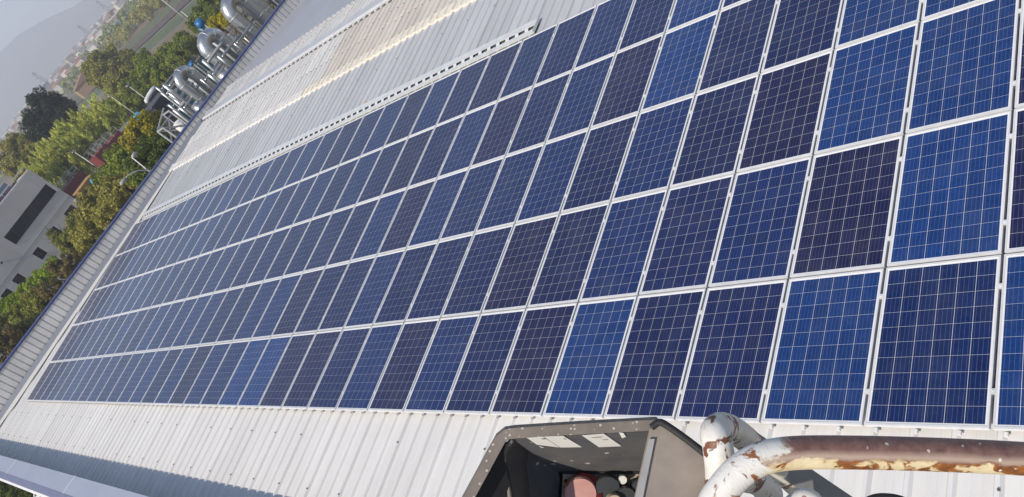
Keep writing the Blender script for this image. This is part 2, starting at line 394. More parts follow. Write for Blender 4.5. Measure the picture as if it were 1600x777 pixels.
over = {(28, 0): 'b', (29, 0): 'n', (30, 0): 'n', (31, 0): 'b', (32, 0): 'm', (33, 0): 'b', (27, 0): 'p', (26, 0): 'n',
        (33, 1): 'p', (32, 1): 'b', (31, 1): 'p', (30, 1): 'm', (29, 1): 'n', (28, 1): 'm', (27, 1): 'n', (26, 1): 'p',
        (32, 2): 'b', (31, 2): 'b', (30, 2): 'p', (29, 2): 'n', (28, 2): 'm', (27, 2): 'n', (33, 2): 'p', (26, 2): 'm',
        (32, 3): 'b', (31, 3): 'b', (30, 3): 'n', (29, 3): 'n', (28, 3): 'b', (27, 3): 'p', (26, 3): 'm', (25, 3): 'n',
        (28, 4): 'b', (27, 4): 'n', (26, 4): 'm', (25, 4): 'n', (29, 4): 'm', (16, 0): 'm', (17, 0): 'm', (18, 0): 'b', (19, 0): 'b', (20, 0): 'p', (21, 0): 'p', (22, 0): 'n'}
ORD = ('first second third fourth fifth sixth seventh eighth ninth tenth eleventh twelfth thirteenth fourteenth fifteenth sixteenth seventeenth eighteenth nineteenth twentieth twenty-first twenty-second twenty-third twenty-fourth twenty-fifth twenty-sixth twenty-seventh twenty-eighth twenty-ninth thirtieth thirty-first thirty-second thirty-third thirty-fourth thirty-fifth').split()
RSHORT = ['lowest row', 'second row up', 'middle row', 'fourth row up', 'top row']
ROWS = ['lowest row beside the bare ribbed eave strip', 'second row up from the bare eave strip', 'middle row of the array', 'fourth row up, next to the top row', 'top row of the array under the grey roof sheets']
NCOL = 35
for c in range(NCOL):
    for r in range(5):
        if c > 33 and r > 1: continue
        t_ = over.get((c, r)) or random.choices('npm', (4, 3 if c > 13 else 0, 4))[0] if c < 34 else 'b'
        nm, col = TONES[t_]; jit = random.uniform(.9, 1.12); col = tuple(q * jit for q in col)
        o = thing('solar_panel', f'{nm} solar panel, {ORD[c]} from the gable parapet in the {RSHORT[r]}', 'solar panel', rw(c * PX + .013, r * PY + .0115, 0), (TILT, 0, 0), 'solar panels on the roof')
        dz = random.uniform(-.0015, .0015); o.location.z += dz
        o.rotation_euler = (TILT + random.uniform(-.0012, .0012), random.uniform(-.0015, .0015), random.uniform(-.0008, .0008))
        inst('frame', frame_me, o); bk = inst('backsheet', back_me, o)
        if r == 0:
            for q in (.06, .40, .745): inst('foot_bracket', foot_me, o, (q, 0, 0))
        near = (c >= 23 and r < 3) or (c >= 24 and r == 3) or (c >= 25 and r == 4)
        if near and not (r == 4 and c > 31) and not (r == 3 and c > 33):
            for (gx, gy) in grid:
                j2 = random.uniform(.93, 1.07); inst('solar_cell', one_me, bk, (gx, gy, 0), color=tuple(q * j2 for q in col))
        else:
            inst('cell_layer', cells_me, bk, color=col)
        for q in (.32, 1.30): inst('clamp', clamp_me, o, (PW + .013, q, 0))
rail_me = MB().box(-.1, NCOL * PX + .1, -.02, .02, -.078, -.039).mesh('mounting_rail', M['alu_dark'])
for r in range(5):
    for q, w_ in ((.32, 'lower'), (1.30, 'upper')):
        o = inst('mounting_rail', rail_me, None, rw(0, r * PY + .0075 + q, 0), (TILT, 0, 0))
        tag(o, f'{w_} aluminium rail under {ROWS[r]}', 'rail', 'mounting rails under the panels')

# ------------------------------------------------------------------ cable tray above the array
ct = thing('cable_tray', 'long white slotted cable tray lying on the grey roof above the panels', 'cable tray', rw(.45, 8.36, -.07), (TILT, 0, 0))
TL = 24.45
MB().box(0, TL, .165, .36, .055, .062).hexa([(0, .355, -.0), (TL, .355, -.0), (TL, .362, -.0), (0, .362, -.0)], [(0, .355, .055), (TL, .355, .055), (TL, .362, .055), (0, .362, .055)]).build('cover', M['tray'], ct)
MB().box(0, TL, 0, .10, .030, .037).box(0, TL, -.004, 0, -.01, .037).build('side_rail', M['tray'], ct)
MB().box(0, TL, .03, .33, .0, .005).build('tray_base', M['alu_dark'], ct)
rg = MB().hexa([(0, .10, .030), (.11, .10, .030), (.11, .165, .055), (0, .165, .055)], [(0, .10, .037), (.11, .10, .037), (.11, .165, .062), (0, .165, .062)]).mesh('rung', M['tray'])
x = .05
while x < TL - .1: inst('rung', rg, ct, (x, 0, 0)); x += .305
MB().box(TL + .001, TL + .012, -.002, .364, .002, .064).build('end_cap', M['tray'], ct)
MB().box(-.05, .02, .28, .36, 0, .10).build('end_bracket', M['white_metal'], ct)
MB().box(17.6, 17.75, .36, .42, .0, .05).build('orange_clip', mat('orange_clip', (.55, .28, .08), .6), ct)

# ------------------------------------------------------------------ foreground: work-platform rail and control box
def L(px, py, d): return ((px - 800) / FPX * d, -(py - 388.5) / FPX * d, -d)     # basket-local frame: right, up, towards the platform
def fg_thing(name, label, cat):
    o = thing(name, label, cat); o.matrix_world = CM; return o

def rust_rail_material():
    m, t, b = nodes('chipped_white_paint')
    tc = t.nodes.new('ShaderNodeTexCoord'); sp = t.nodes.new('ShaderNodeSeparateXYZ'); t.links.new(tc.outputs['Normal'], sp.inputs[0])
    po = t.nodes.new('ShaderNodeSeparateXYZ'); t.links.new(tc.outputs['Object'], po.inputs[0])
    n1 = noise(t, 26, 6, rough=.65, dist=.6); n2 = noise(t, 90, 5); n3 = noise(t, 9, 3)
    along = ramp(t, mth(t, 'ADD', po.outputs[0], mth(t, 'MULTIPLY', mth(t, 'SUBTRACT', n1, .5), .16)), .285, .297)                     # paint worn off along the straight grip
    side = mth(t, 'ADD', mth(t, 'ADD', sp.outputs[1], .16), mth(t, 'MULTIPLY', mth(t, 'SUBTRACT', n1, .5), 1.3))
    worn = mth(t, 'MULTIPLY', ramp(t, side, -.06, .06), along, True)
    spots = ramp(t, mth(t, 'ADD', n1, mth(t, 'MULTIPLY', n3, .35)), .70, .74)
    rustc = mix(t, ramp(t, n2, .35, .7), (.155, .078, .066), (.27, .15, .12))
    orange = mix(t, ramp(t, n2, .35, .65), (.36, .13, .03), (.16, .06, .025))
    paint = mix(t, ramp(t, n1, .3, .7), (.80, .70, .48), (.64, .48, .24))
    band = mth(t, 'MULTIPLY', ramp(t, mth(t, 'ABSOLUTE', mth(t, 'ADD', sp.outputs[1], mth(t, 'MULTIPLY', mth(t, 'SUBTRACT', n3, .5), .5))), .42, .04), .85, True)  # highlight along the tube's middle, painted in as a pale tan band
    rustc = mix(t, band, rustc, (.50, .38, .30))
    paint = mix(t, mth(t, 'MULTIPLY', mth(t, 'SUBTRACT', 1.0, along), 1.0, True), paint, (.76, .74, .69))
    edge = mth(t, 'MULTIPLY', ramp(t, mth(t, 'ABSOLUTE', side), .22, .05), along, True)
    c = mix(t, spots, paint, orange); c = mix(t, mth(t, 'MULTIPLY', edge, ramp(t, n3, .45, .6)), c, orange); c = mix(t, worn, c, rustc)
    fl = t.nodes.new('ShaderNodeTexVoronoi'); fl.inputs['Scale'].default_value = 75; t.links.new(tc.outputs['Object'], fl.inputs['Vector'])
    fleck = mth(t, 'MULTIPLY', mth(t, 'LESS_THAN', fl.outputs['Distance'], .16), ramp(t, noise(t, 30, 2), .55, .6))
    c = mix(t, fleck, c, (.72, .68, .60))
    t.links.new(c, b.inputs['Base Color']); b.inputs['Roughness'].default_value = .42
    t.links.new(mth(t, 'SUBTRACT', .55, mth(t, 'MULTIPLY', worn, .22)), b.inputs['Roughness'])
    bn = t.nodes.new('ShaderNodeBump'); bn.inputs['Strength'].default_value = .6; bn.inputs['Distance'].default_value = .004
    t.links.new(mth(t, 'SUBTRACT', n1, mth(t, 'MULTIPLY', worn, .3)), bn.inputs['Height']); t.links.new(bn.outputs[0], b.inputs['Normal'])
    return m
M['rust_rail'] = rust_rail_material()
def rust_post_material():
    m, t, b = nodes('white_paint_rust_runs')
    n1 = noise(t, 30, 6, rough=.6, dist=.8); n2 = noise(t, 80, 4)
    rustc = mix(t, ramp(t, n2, .4, .6), (.22, .075, .03), (.10, .04, .025))
    c = mix(t, ramp(t, n1, .55, .575), mix(t, ramp(t, n2, .3, .8), (.78, .76, .72), (.64, .60, .52)), rustc)
    t.links.new(c, b.inputs['Base Color']); b.inputs['Roughness'].default_value = .5; return m
M['rust_post'] = rust_post_material()

rl = fg_thing('platform_guard_rail', 'bent tubular guard rail with chipped white paint and maroon rust', 'guard rail')
D0 = .95
path = [L(2300, 770, D0), L(1760, 728, D0), L(1600, 717, D0), L(1450, 710, D0), L(1320, 707, D0), L(1240, 708, D0), L(1192, 716, D0), L(1158, 735, D0), L(1134, 760, D0), L(1112, 795, D0), L(1085, 870, D0), L(1040, 1050, D0), L(1000, 1400, D0 + .05)]
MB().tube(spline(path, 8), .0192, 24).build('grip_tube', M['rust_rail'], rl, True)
p2 = [L(1090, 1500, 1.0), L(1105, 1150, .99), L(1118, 900, .99), L(1124, 790, .99), L(1126, 740, .99), L(1122, 700, .99), L(1118, 676, 1.0), L(1128, 667, 1.04), L(1150, 675, 1.12), L(1178, 698, 1.2), L(1225, 742, 1.32), L(1300, 812, 1.5), L(1460, 960, 1.9)]
MB().tube(spline(p2, 8), .0185, 20).build('corner_tube', M['rust_post'], rl, True)
p3 = [L(1150, 745, 1.02), L(1185, 755, 1.08), L(1200, 775, 1.12), L(1203, 800, 1.15), L(1190, 1100, 1.15)]
MB().tube(spline(p3, 6), .017, 14).build('brace_tube', M['rust_post'], rl, True)
MB().bar(L(1170, 690, 1.26), L(1560, 950, 1.46), .037, .012, (0, 0, 1)).build('flat_brace', mat('grey_bar', (.30, .30, .30), .6, 0, .15, 20), rl)
MB().tube(spline([L(1225, 800, 1.1), L(1245, 782, 1.1), L(1265, 778, 1.1), L(1290, 800, 1.1)], 5), .012, 10).build('weld_lug', M['rust_post'], rl, True)
hs = MB().tube(spline([L(1335, 800, 1.2), L(1360, 781, 1.2), L(1385, 777, 1.2), L(1412, 783, 1.2), L(1430, 800, 1.2)], 6), .006, 10)
ho_ = hs.build('hose', M['rubber'], None, True); ho_.matrix_world = CM; tag(ho_, 'black rubber hose looping below the rusty guard rail', 'hose')

# control box: open housing with speckled rim, label plates, buttons and a hinged side plate
def speck(name, c1, c2, dots=.5, scale=90, thr=.22):
    m, t, b = nodes(name)
    tc = t.nodes.new('ShaderNodeTexCoord'); vo = t.nodes.new('ShaderNodeTexVoronoi'); vo.inputs['Scale'].default_value = scale; t.links.new(tc.outputs['Object'], vo.inputs['Vector'])
    sx = t.nodes.new('ShaderNodeSeparateColor'); t.links.new(vo.outputs['Color'], sx.inputs[0])
    d = mth(t, 'MULTIPLY', mth(t, 'LESS_THAN', vo.outputs['Distance'], mth(t, 'MULTIPLY', sx.outputs[1], thr * 1.6)), mth(t, 'LESS_THAN', sx.outputs[0], dots))
    c = mix(t, ramp(t, noise(t, 22, 6), .3, .75), c1, c2); c = mix(t, d, c, (.50, .46, .39))
    t.links.new(c, b.inputs['Base Color']); b.inputs['Roughness'].default_value = .62; return m
M['rim'] = speck('dusty_rim', (.23, .195, .165), (.13, .11, .095), .30, 240, .28)
M['shell'] = speck('dusty_shell', (.085, .088, .095), (.135, .13, .125), .14, 85, .2)
M['plate'] = speck('dusty_plate', (.34, .29, .24), (.24, .20, .17), .05, 60, .2)
M['label'] = mat('label_white', (.80, .78, .72), .6, 0, .03, 20)
M['beige'] = mat('beige_panel', (.50, .43, .31), .6, 0, .2, 30)
cb = fg_thing('control_box', 'open black control box with dusty rim, labels and push buttons', 'control box')
def plate(quad, th, name, m, parent=cb):        # a sheet with real thickness, pushed away from the platform
    q = [Vector(p) for p in quad]; n = (q[1]-q[0]).cross(q[3]-q[0]).normalized()
    if n.z < 0: n = -n
    return MB().hexa([p - n * th for p in q], q).build(name, m, parent)
DR = 1.05
rimp = [(568, 1080), (733, 777), (782, 687), (792, 679), (806, 677), (900, 671), (1030, 664)]
b = MB()
pts = [Vector(L(x, y, DR)) for x, y in rimp]
w2 = .0068
ol = []; il = []
for i, p in enumerate(pts):
    t_ = (pts[min(i+1, len(pts)-1)] - pts[max(i-1, 0)]).normalized(); nrm = Vector((-t_.y, t_.x, 0)).normalized()
    ol.append(p + nrm * w2); il.append(p - nrm * w2)
for i in range(len(pts)-1):
    dz = Vector((0, 0, -.018))
    b.hexa([ol[i] + dz, ol[i+1] + dz, il[i+1] + dz, il[i] + dz], [ol[i], ol[i+1], il[i+1], il[i]])
b.build('rim', M['rim'], cb)
# outer shell walls behind the rim
b = MB()
for i in range(len(pts)-1):
    k0, k1 = ol[i] * 1.0, ol[i+1] * 1.0
    e0, e1 = Vector((k0.x * 1.20 + .0, k0.y * 1.2, -DR - .22)), Vector((k1.x * 1.20, k1.y * 1.2, -DR - .22))
    b.poly([k0 + Vector((0, 0, -.018)), k1 + Vector((0, 0, -.018)), e1, e0])
b.build('outer_shell', M['shell'], cb)
DF = 1.21
plate([L(800, 686, DR + .012), L(1022, 675, DR + .012), L(1012, 738, DF), L(872, 738, DF)], .004, 'back_wall', M['shell'])
# curved inner left wall
b = MB(); A = [L(800, 687, DR + .014), L(790, 702, DR + .03), L(787, 722, DR + .04), L(790, 748, DR + .045), L(797, 777, DR + .05), L(850, 1080, DR + .06)]
B = [L(872, 738, DF), L(874, 745, DF), L(874, 755, DF), L(873, 766, DF), L(872, 780, DF), L(866, 1080, DF)]
A = spline(A, 5); B = spline(B, 5)
for i in range(len(A)-1):
    m0 = (A[i] * .55 + B[i] * .45) + Vector((-.004, .004, -.028)); m1 = (A[i+1] * .55 + B[i+1] * .45) + Vector((-.004, .004, -.028))
    b.poly([A[i], A[i+1], m1, m0]); b.poly([m0, m1, B[i+1], B[i]])
b.build('inner_wall', M['shell'], cb, True)
b = MB(); Ae = spline([L(800, 687, DR + .012), L(790, 702, DR + .028), L(787, 722, DR + .038), L(790, 748, DR + .043), L(797, 777, DR + .048), L(850, 1080, DR + .058)], 5); b.tube(Ae, .0035, 8); b.build('wall_edge', M['rim'], cb, True)
plate([L(806, 705, DR + .2), L(900, 705, DR + .2), L(900, 1080, DR + .2), L(610, 1080, DR + .2)], .004, 'rear_wall', M['rubber'])
plate([L(782, 692, DR + .018), L(800, 692, DR + .17), L(868, 1080, DR + .19), L(578, 1080, DR + .018)], .003, 'left_wall', M['rubber'])  # shade of the void inside the rim put into the near-black colour
# button panel
plate([L(880, 741, DF - .004), L(1010, 741, DF - .004), L(985, 1075, DF - .03), L(862, 1075, DF - .03)], .012, 'button_panel', M['beige'])
plate([L(872, 733, DF - .006), L(1008, 733, DF - .006), L(1008, 741, DF - .008), L(880, 741, DF - .008)], .004, 'panel_gap', M['rubber'])
def button(px, py, r, h, m, name):
    c = Vector(L(px, py, DF - .012)); MB().tube([c, c + Vector((0, 0, h * .75)), c + Vector((0, 0, h)), c + Vector((0, 0, h * 1.02))], [r, r, r * .92, r * .05], 24).build(name, m, cb)
M['pink'] = mat('faded_red', (.56, .27, .24), .55, 0, .14, 60, col2=(.60, .36, .31)); M['dark_btn'] = mat('dark_button', (.045, .05, .055), .5)
MB().tube([Vector(L(912, 770, DF - .012)), Vector(L(912, 770, DF - .022))], .0275, 24).build('button_collar', mat('red_collar', (.38, .05, .05), .5), cb, True)
button(906, 768, .0245, .014, M['pink'], 'stop_button')
button(948, 760, .0185, .012, M['dark_btn'], 'dark_button'); button(1003, 764, .0185, .012, M['dark_btn'], 'dark_button')
button(976, 772, .015, .016, M['dark_btn'], 'dark_button'); button(957, 778, .012, .024, M['beige'], 'beige_knob'); button(972, 748, .0065, .008, M['label'], 'indicator_light')
button(1004, 785, .014, .020, mat('orange_button', (.42, .14, .04), .5), 'orange_button'); button(884, 752, .003, .016, mat('rusty_screw', (.22, .09, .03), .7, .3), 'rusty_screw')
plate([L(566, 1076, DR + .004), L(985, 1076, DR - .1), L(985, 1076, DR + .2), L(600, 1076, DR + .2)], .004, 'bottom_wall', M['shell'])
plate([L(1030, 668, DR + .004), L(1032, 668, DR + .22), L(1000, 1076, DR + .22), L(990, 1076, DR - .05)], .004, 'right_wall', M['shell'])
# labels on the back wall: follow its slope
def wallp(px, py):
    yt = 686 - 11 * (px - 800) / 222; v_ = max(0, min(1, (py - yt) / (738 - yt))); iv = (1 - v_) / (DR + .012) + v_ / DF
    return L(px, py, 1 / iv - .0045)
def label(quad, name='label_plate', m=None):
    q = [Vector(wallp(*p)) for p in quad]; n = Vector((0, .5, 1)).normalized(); MB().hexa(q, [p + n * .0008 for p in q]).build(name, m or M['label'], cb)
label([(822, 683.5), (848, 682.5), (874, 699.5), (846, 700)]); label([(849.5, 682.5), (880, 681.5), (909, 699), (875.5, 699.5)]); label([(909, 680.5), (943, 678), (971, 697.5), (936, 699)])
M['print'] = mat('label_print', (.28, .27, .25), .7)
for (a, c) in (((922, 684), (940, 683)), ((930, 688), (949, 687)), ((937, 693.5), (957, 692.5)), ((846, 686), (852, 686)), ((880, 686), (884, 686))):
    q = [Vector(wallp(a[0], a[1])), Vector(wallp(c[0], c[1])), Vector(wallp(c[0] + 1.2, c[1] + 1)), Vector(wallp(a[0] + 1.2, a[1] + 1))]
    n = Vector((0, .5, 1)).normalized(); MB().hexa([p + n * .0009 for p in q], [p + n * .0014 for p in q]).build('label_print', M['print'], cb)
label([(967, 676), (974, 677), (978, 683), (972, 685), (966, 681)][:4], 'paint_splash')
# hinged side plate with light edge strip and black gasket
def SP(px, py, o_=0.0): return L(px, py, 1 / (1 / (DR - .02) + (py - 668) * .00030 + (px - 1017) * .00012) - o_)
_q = [Vector(SP(*p)) for p in ((1016, 670), (1034, 664), (1116, 722), (1008, 1080), (925, 1080))]
_b = MB(); _n = Vector((0, 0, -.005)); _b.poly(_q); _b.poly([p + _n for p in reversed(_q)])
for i in range(5): _b.poly([_q[i], _q[i] + _n, _q[(i+1) % 5] + _n, _q[(i+1) % 5]])
_b.build('side_plate', M['plate'], cb)
plate([SP(1014, 686, .004), SP(1023, 686, .004), SP(944, 1080, .004), SP(920, 1080, .004)], .006, 'edge_strip', mat('grey_strip', (.42, .41, .39), .5, .1, .1, 20))
MB().tube(spline([L(1018, 668, DR - .022), L(1030, 660, DR - .024), L(1045, 667, DR - .028), L(1080, 692, DR - .038), L(1118, 722, DR - .05)], 6), .0046, 10).build('gasket', M['rubber'], cb, True)

# ------------------------------------------------------------------ vegetation
def crown_mesh(name, m, n, leaf, kind, seed):
    r = np.random.default_rng(seed)
    if kind == 'plume':
        nc = 40; base = r.normal(size=(nc, 3)) * (.42, .42, .0); base[:, 2] = r.uniform(-.9, .5, nc)
        idx = r.integers(0, nc, n); tt = r.uniform(0, 1, n)
        lean = r.normal(size=(nc, 2)) * .30
        p = base[idx].copy(); p[:, :2] += lean[idx] * (tt ** 1.6)[:, None] * 1.3 + r.normal(size=(n, 2)) * .085 * (1.15 - tt)[:, None]
        p[:, 2] += tt * .62 + r.normal(size=n) * .04
        asp = 3.0
    else:
        nc = {'round': 46, 'bush': 38, 'cone': 44, 'sparse': 26}[kind]
        d = r.normal(size=(nc, 3)); d /= np.linalg.norm(d, axis=1, keepdims=True); rad = r.uniform(.30, 1, nc) ** .55
        c = d * rad[:, None]
        if kind == 'bush': c[:, 2] *= .8
        if kind == 'cone': c[:, :2] *= (1.0 - .45 * np.clip(c[:, 2:], -1, 1))
        cr = r.uniform(.13, .30, nc) * (.8 if kind == 'sparse' else 1)
        idx = r.choice(nc, n, p=cr ** 2 / (cr ** 2).sum())
        e = r.normal(size=(n, 3)); e /= np.linalg.norm(e, axis=1, keepdims=True)
        p = c[idx] * .86 + e * (cr[idx] * r.uniform(.35, 1.08, n) ** .6)[:, None]; asp = 1.7
    nrm = p / (np.linalg.norm(p, axis=1, keepdims=True) + .1) * .7 + r.normal(size=(n, 3)) * .75 + (0, 0, .35)
    nrm /= np.linalg.norm(nrm, axis=1, keepdims=True)
    a = np.cross(nrm, r.normal(size=(n, 3))); a /= np.linalg.norm(a, axis=1, keepdims=True); bb = np.cross(nrm, a)
    if kind == 'plume':
        a = r.normal(size=(n, 3)) * .5 + (0, 0, .9); a /= np.linalg.norm(a, axis=1, keepdims=True); bb = np.cross(nrm, a); bb /= np.linalg.norm(bb, axis=1, keepdims=True) + 1e-6
    s = leaf * r.uniform(.6, 1.3, n)[:, None]
    v = np.stack([p - a * s * asp / 2, p - bb * s / 2, p + a * s * asp / 2, p + bb * s / 2], 1).reshape(-1, 3)
    me = bpy.data.meshes.new(name); me.vertices.add(4 * n); me.vertices.foreach_set('co', v.ravel().astype(np.float32))
    me.loops.add(4 * n); me.loops.foreach_set('vertex_index', np.arange(4 * n, dtype=np.int32))
    me.polygons.add(n); me.polygons.foreach_set('loop_start', np.arange(0, 4 * n, 4, dtype=np.int32)); me.polygons.foreach_set('loop_total', np.full(n, 4, np.int32))
    me.materials.append(m); me.update(calc_edges=True); return me
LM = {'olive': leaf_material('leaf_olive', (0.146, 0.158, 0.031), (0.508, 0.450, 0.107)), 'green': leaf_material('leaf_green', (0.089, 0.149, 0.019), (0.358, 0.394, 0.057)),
      'dark': leaf_material('leaf_dark', (.012, .022, .009), (.045, .066, .026)), 'yellow': leaf_material('leaf_yellow', (0.209, 0.210, 0.017), (0.684, 0.575, 0.047)),
      'bamboo': leaf_material('leaf_bamboo', (0.235, 0.295, 0.041), (0.772, 0.768, 0.178)), 'brown': leaf_material('leaf_brown', (0.128, 0.109, 0.038), (0.375, 0.290, 0.107))}
CR = {}
for k, (kind, n, lf) in {'olive': ('round', 5000, .085), 'green': ('round', 5000, .085), 'dark': ('round', 7000, .07), 'yellow': ('bush', 5000, .085), 'bamboo': ('plume', 6000, .055), 'brown': ('sparse', 4200, .075)}.items():
    CR[k] = [crown_mesh('crown_' + k, LM[k], n, lf, kind, 11 * i + len(k)) for i in range(3)]
def trunk_mesh():
    b = MB(); r = random.Random(3)
    b.tube([(0, 0, 0), (.02, .01, .3), (-.02, .02, .65), (.01, 0, 1)], [.035, .028, .02, .008], 8)
    for k in range(7):
        a = k * 2.4; z = .45 + .07 * k; e = .16 + .05 * r.random()
        b.tube([(0, 0, z), (math.cos(a) * e * .5, math.sin(a) * e * .5, z + .1), (math.cos(a) * e, math.sin(a) * e, z + .24)], [.012, .008, .003], 6)
    return b.mesh('trunk', M['bark'], True)
TR = trunk_mesh()
def tree(px, py, X, rad, kind, label, group, tall=1.0, name='tree', col=None):
    c = atX(px, py, X); rz = rad * tall
    if c.z - rz < GZ - .5: c.z = GZ + rz * .8
    o = thing(name, label, 'shrub' if name == 'shrub' else 'tree', (c.x, c.y, GZ), (0, 0, random.uniform(0, 6.28)), group)
    H = c.z - GZ
    inst('trunk', TR, o, (0, 0, -.05), None, (max(1.2, H * .9), max(1.2, H * .9), H + rz * .35))
    j = random.uniform(.85, 1.15)
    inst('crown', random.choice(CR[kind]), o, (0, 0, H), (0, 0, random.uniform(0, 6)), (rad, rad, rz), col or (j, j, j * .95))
    return o
NEARG, MIDG, FARG = 'trees and shrubs beyond the gable parapet', 'trees around the plant yard', 'trees below the town'
for (px, py, X, r_, k) in [(224, 210, -34, 2.0, 'yellow'), (238, 192, -36, 1.5, 'yellow'), (207, 222, -38, 1.3, 'yellow')]:
    tree(px, py, X, r_, k, 'bright yellow-green leafy tree between the red bins and the steel tower', NEARG)
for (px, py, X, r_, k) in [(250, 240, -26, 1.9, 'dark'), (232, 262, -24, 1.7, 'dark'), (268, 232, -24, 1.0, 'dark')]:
    tree(px, py, X, r_, 'green', 'dark green tree right behind the parapet by the steel tower', NEARG, col=(.55, .6, .6))  # green crowns with a darker leaf tint
for (px, py, X, r_) in [(205, 248, -36, 1.9), (185, 250, -38, 1.4), (222, 275, -30, 1.3), (160, 275, -42, 1.2), (178, 285, -40, 1.5)]:
    tree(px, py, X, r_, 'green', 'mid-green tree behind the double-armed street lamp', NEARG)
for (px, py, X, r_) in [(186, 308, -34, 2.0), (160, 318, -36, 2.0), (205, 296, -32, 1.6), (148, 345, -38, 1.8), (175, 335, -32, 1.7), (140, 372, -36, 1.6)]:
    tree(px, py, X, r_, 'olive', 'olive-brown leafy tree between the grey building and the parapet', NEARG)
for (px, py, X, r_) in [(118, 378, -44, 1.6), (90, 372, -48, .75), (126, 352, -44, 1.5), (78, 365, -49, .5)]:
    tree(px, py, X, r_, 'olive', 'thin-branched tree in front of the grey building windows', NEARG, col=(.75, .85, .7))
for (px, py, X, r_) in [(84, 420, -44, 1.3), (60, 440, -45, 1.25), (42, 462, -46, 1.3), (22, 478, -47, 1.3), (4, 488, -48, 1.3)]:
    tree(px, py, X, r_, 'yellow', 'light green shrub along the foot of the grey building wall', NEARG, name='shrub', col=(.62, .95, .8))
for (px, py, X, r_) in [(98, 425, -36, 1.25), (112, 408, -36, 1.0), (78, 452, -36, 1.15)]:
    tree(px, py, X, r_, 'brown', 'dry brownish shrub close behind the gable parapet', NEARG, name='shrub')
for (px, py, X, r_) in [(62, 470, -38, 1.5), (40, 490, -39, 1.5), (15, 512, -40, 1.5), (45, 515, -34, 1.3), (-10, 520, -40, 1.5)]:
    tree(px, py, X, r_, 'olive', 'olive shrub near the brown rubble below the parapet', NEARG, name='shrub', col=(.8, .9, .75))
for (px, py, X, r_) in [(12, 535, -33, 1.4), (28, 525, -35, 1.2), (-8, 545, -33, 1.3)]:
    tree(px, py, X, r_, 'brown', 'dry brown bush at the corner of the ribbed parapet', NEARG, name='shrub')
# bamboo-like light green row behind the red bins
for i, (px, py, r_) in enumerate([(50, 285, 2.4), (64, 268, 2.8), (80, 252, 2.9), (95, 236, 3.0), (110, 222, 3.0), (126, 208, 2.9), (141, 196, 2.9), (156, 185, 2.9), (170, 176, 2.7), (184, 168, 2.5), (198, 160, 2.4), (90, 270, 2.2), (108, 252, 2.3), (128, 238, 2.3), (148, 220, 2.2), (170, 200, 2.2), (188, 186, 2.0), (75, 285, 2.0)]):
    if i < 11: px, py = px + 13, py + 12
    tree(px, py, -92 if i < 11 else -84, r_, 'bamboo', (f'{ORD[i]} tall feathery light green tree from the grey building behind the red bins' if i < 11 else 'low feathery light green tree in front of the tall feathery row'), 'feathery row behind the red bins', 1.35)
for (px, py, X, r_, t_) in [(118, 205, -110, 3.4, 1.1), (100, 182, -119, 3.6, 1.1), (72, 172, -118, 3.6, 1.1), (88, 184, -117, 4.0, 1.15), (110, 200, -112, 3.2, 1.1), (60, 196, -116, 2.8, 1.0), (86, 214, -110, 3.4, 1.0)]:
    tree(px, py, X, r_, 'dark', 'big dark evergreen tree standing out against the hazy town', 'dark evergreens by the town', t_)
for (px, py, X, r_) in [(28, 232, -122, 3.0), (44, 238, -118, 2.5), (12, 250, -120, 2.6), (30, 258, -112, 2.6), (60, 240, -112, 2.4), (45, 222, -126, 2.0)]:
    tree(px, py, X, r_, 'olive', 'brown-green tree behind the flat roof of the grey building', MIDG)
for (px, py, X, r_) in [(155, 100, -150, 3.2), (172, 92, -150, 3.2), (165, 120, -140, 3.2), (185, 110, -138, 3.2), (198, 95, -140, 3.0), (150, 120, -150, 2.6), (205, 120, -125, 2.8), (182, 130, -128, 2.8), (215, 105, -125, 2.6), (142, 108, -160, 2.4)]:
    tree(px, py, X, r_, 'brown' if random.random() < .12 else 'olive', 'olive tree turning brown in the grove below the railway', MIDG, col=(.88, .92, .8))
for (px, py, X, r_) in [(228, 100, -110, 2.8), (248, 96, -104, 2.4), (268, 84, -100, 2.3), (286, 66, -92, 2.0), (298, 72, -88, 1.8), (276, 92, -92, 2.2), (252, 108, -98, 2.8), (230, 120, -100, 2.8), (212, 140, -98, 2.6), (238, 138, -88, 2.4), (256, 122, -85, 2.2), (222, 155, -84, 2.0), (205, 158, -88, 2.0), (285, 82, -86, 1.9)]:
    tree(px, py, X, r_, 'green', 'green tree in the grove between railway and teal fence', MIDG)
for (px, py, X, r_) in [(308, 36, -84, 1.7), (320, 20, -78, 1.9), (334, 2, -76, 2.0), (326, -8, -80, 2.0), (336, 20, -70, 1.3)]:
    tree(px, py, X, r_, 'green', 'green tree beside the track behind the silver ducts', MIDG, col=(.8, .85, .8))
for (px, py, X, r_) in [(424, -6, -24, .9), (410, -2, -26, .8), (352, 28, -22, .8), (335, 36, -24, .7)]:
    tree(px, py, X, r_, 'yellow', 'yellow-green bush showing between the silver ducts', NEARG, name='shrub')
# shrubs at the foot of the south wall, seen past the drip edge
for (px, py) in [(6, 765), (25, 772), (40, 785), (-8, 758), (15, 790)]:
    c = atZ(px, py, GZ + .5)
    o = thing('shrub', 'dark green shrub at the foot of the wall below the drip edge', 'shrub', (c.x, c.y, GZ), (0, 0, random.random() * 6), NEARG)
    inst('trunk', TR, o, (0, 0, -.05), None, (.5, .5, .6)); inst('crown', random.choice(CR['green']), o, (0, 0, .55), None, (.95, .95, .75), (.6, .65, .5))
c = atZ(70, 776, GZ + .3)
bag = thing('sand_bag', 'white bulk bag lying on the ground below the drip edge', 'bag', (c.x, c.y, GZ))
b = MB(); b.hexa([(-.55, -.5, 0), (.55, -.55, 0), (.6, .5, 0), (-.5, .55, 0)], [(-.45, -.4, .7), (.4, -.5, .62), (.5, .4, .75), (-.4, .42, .66)]); b.build('sack', M['white_metal'], bag)
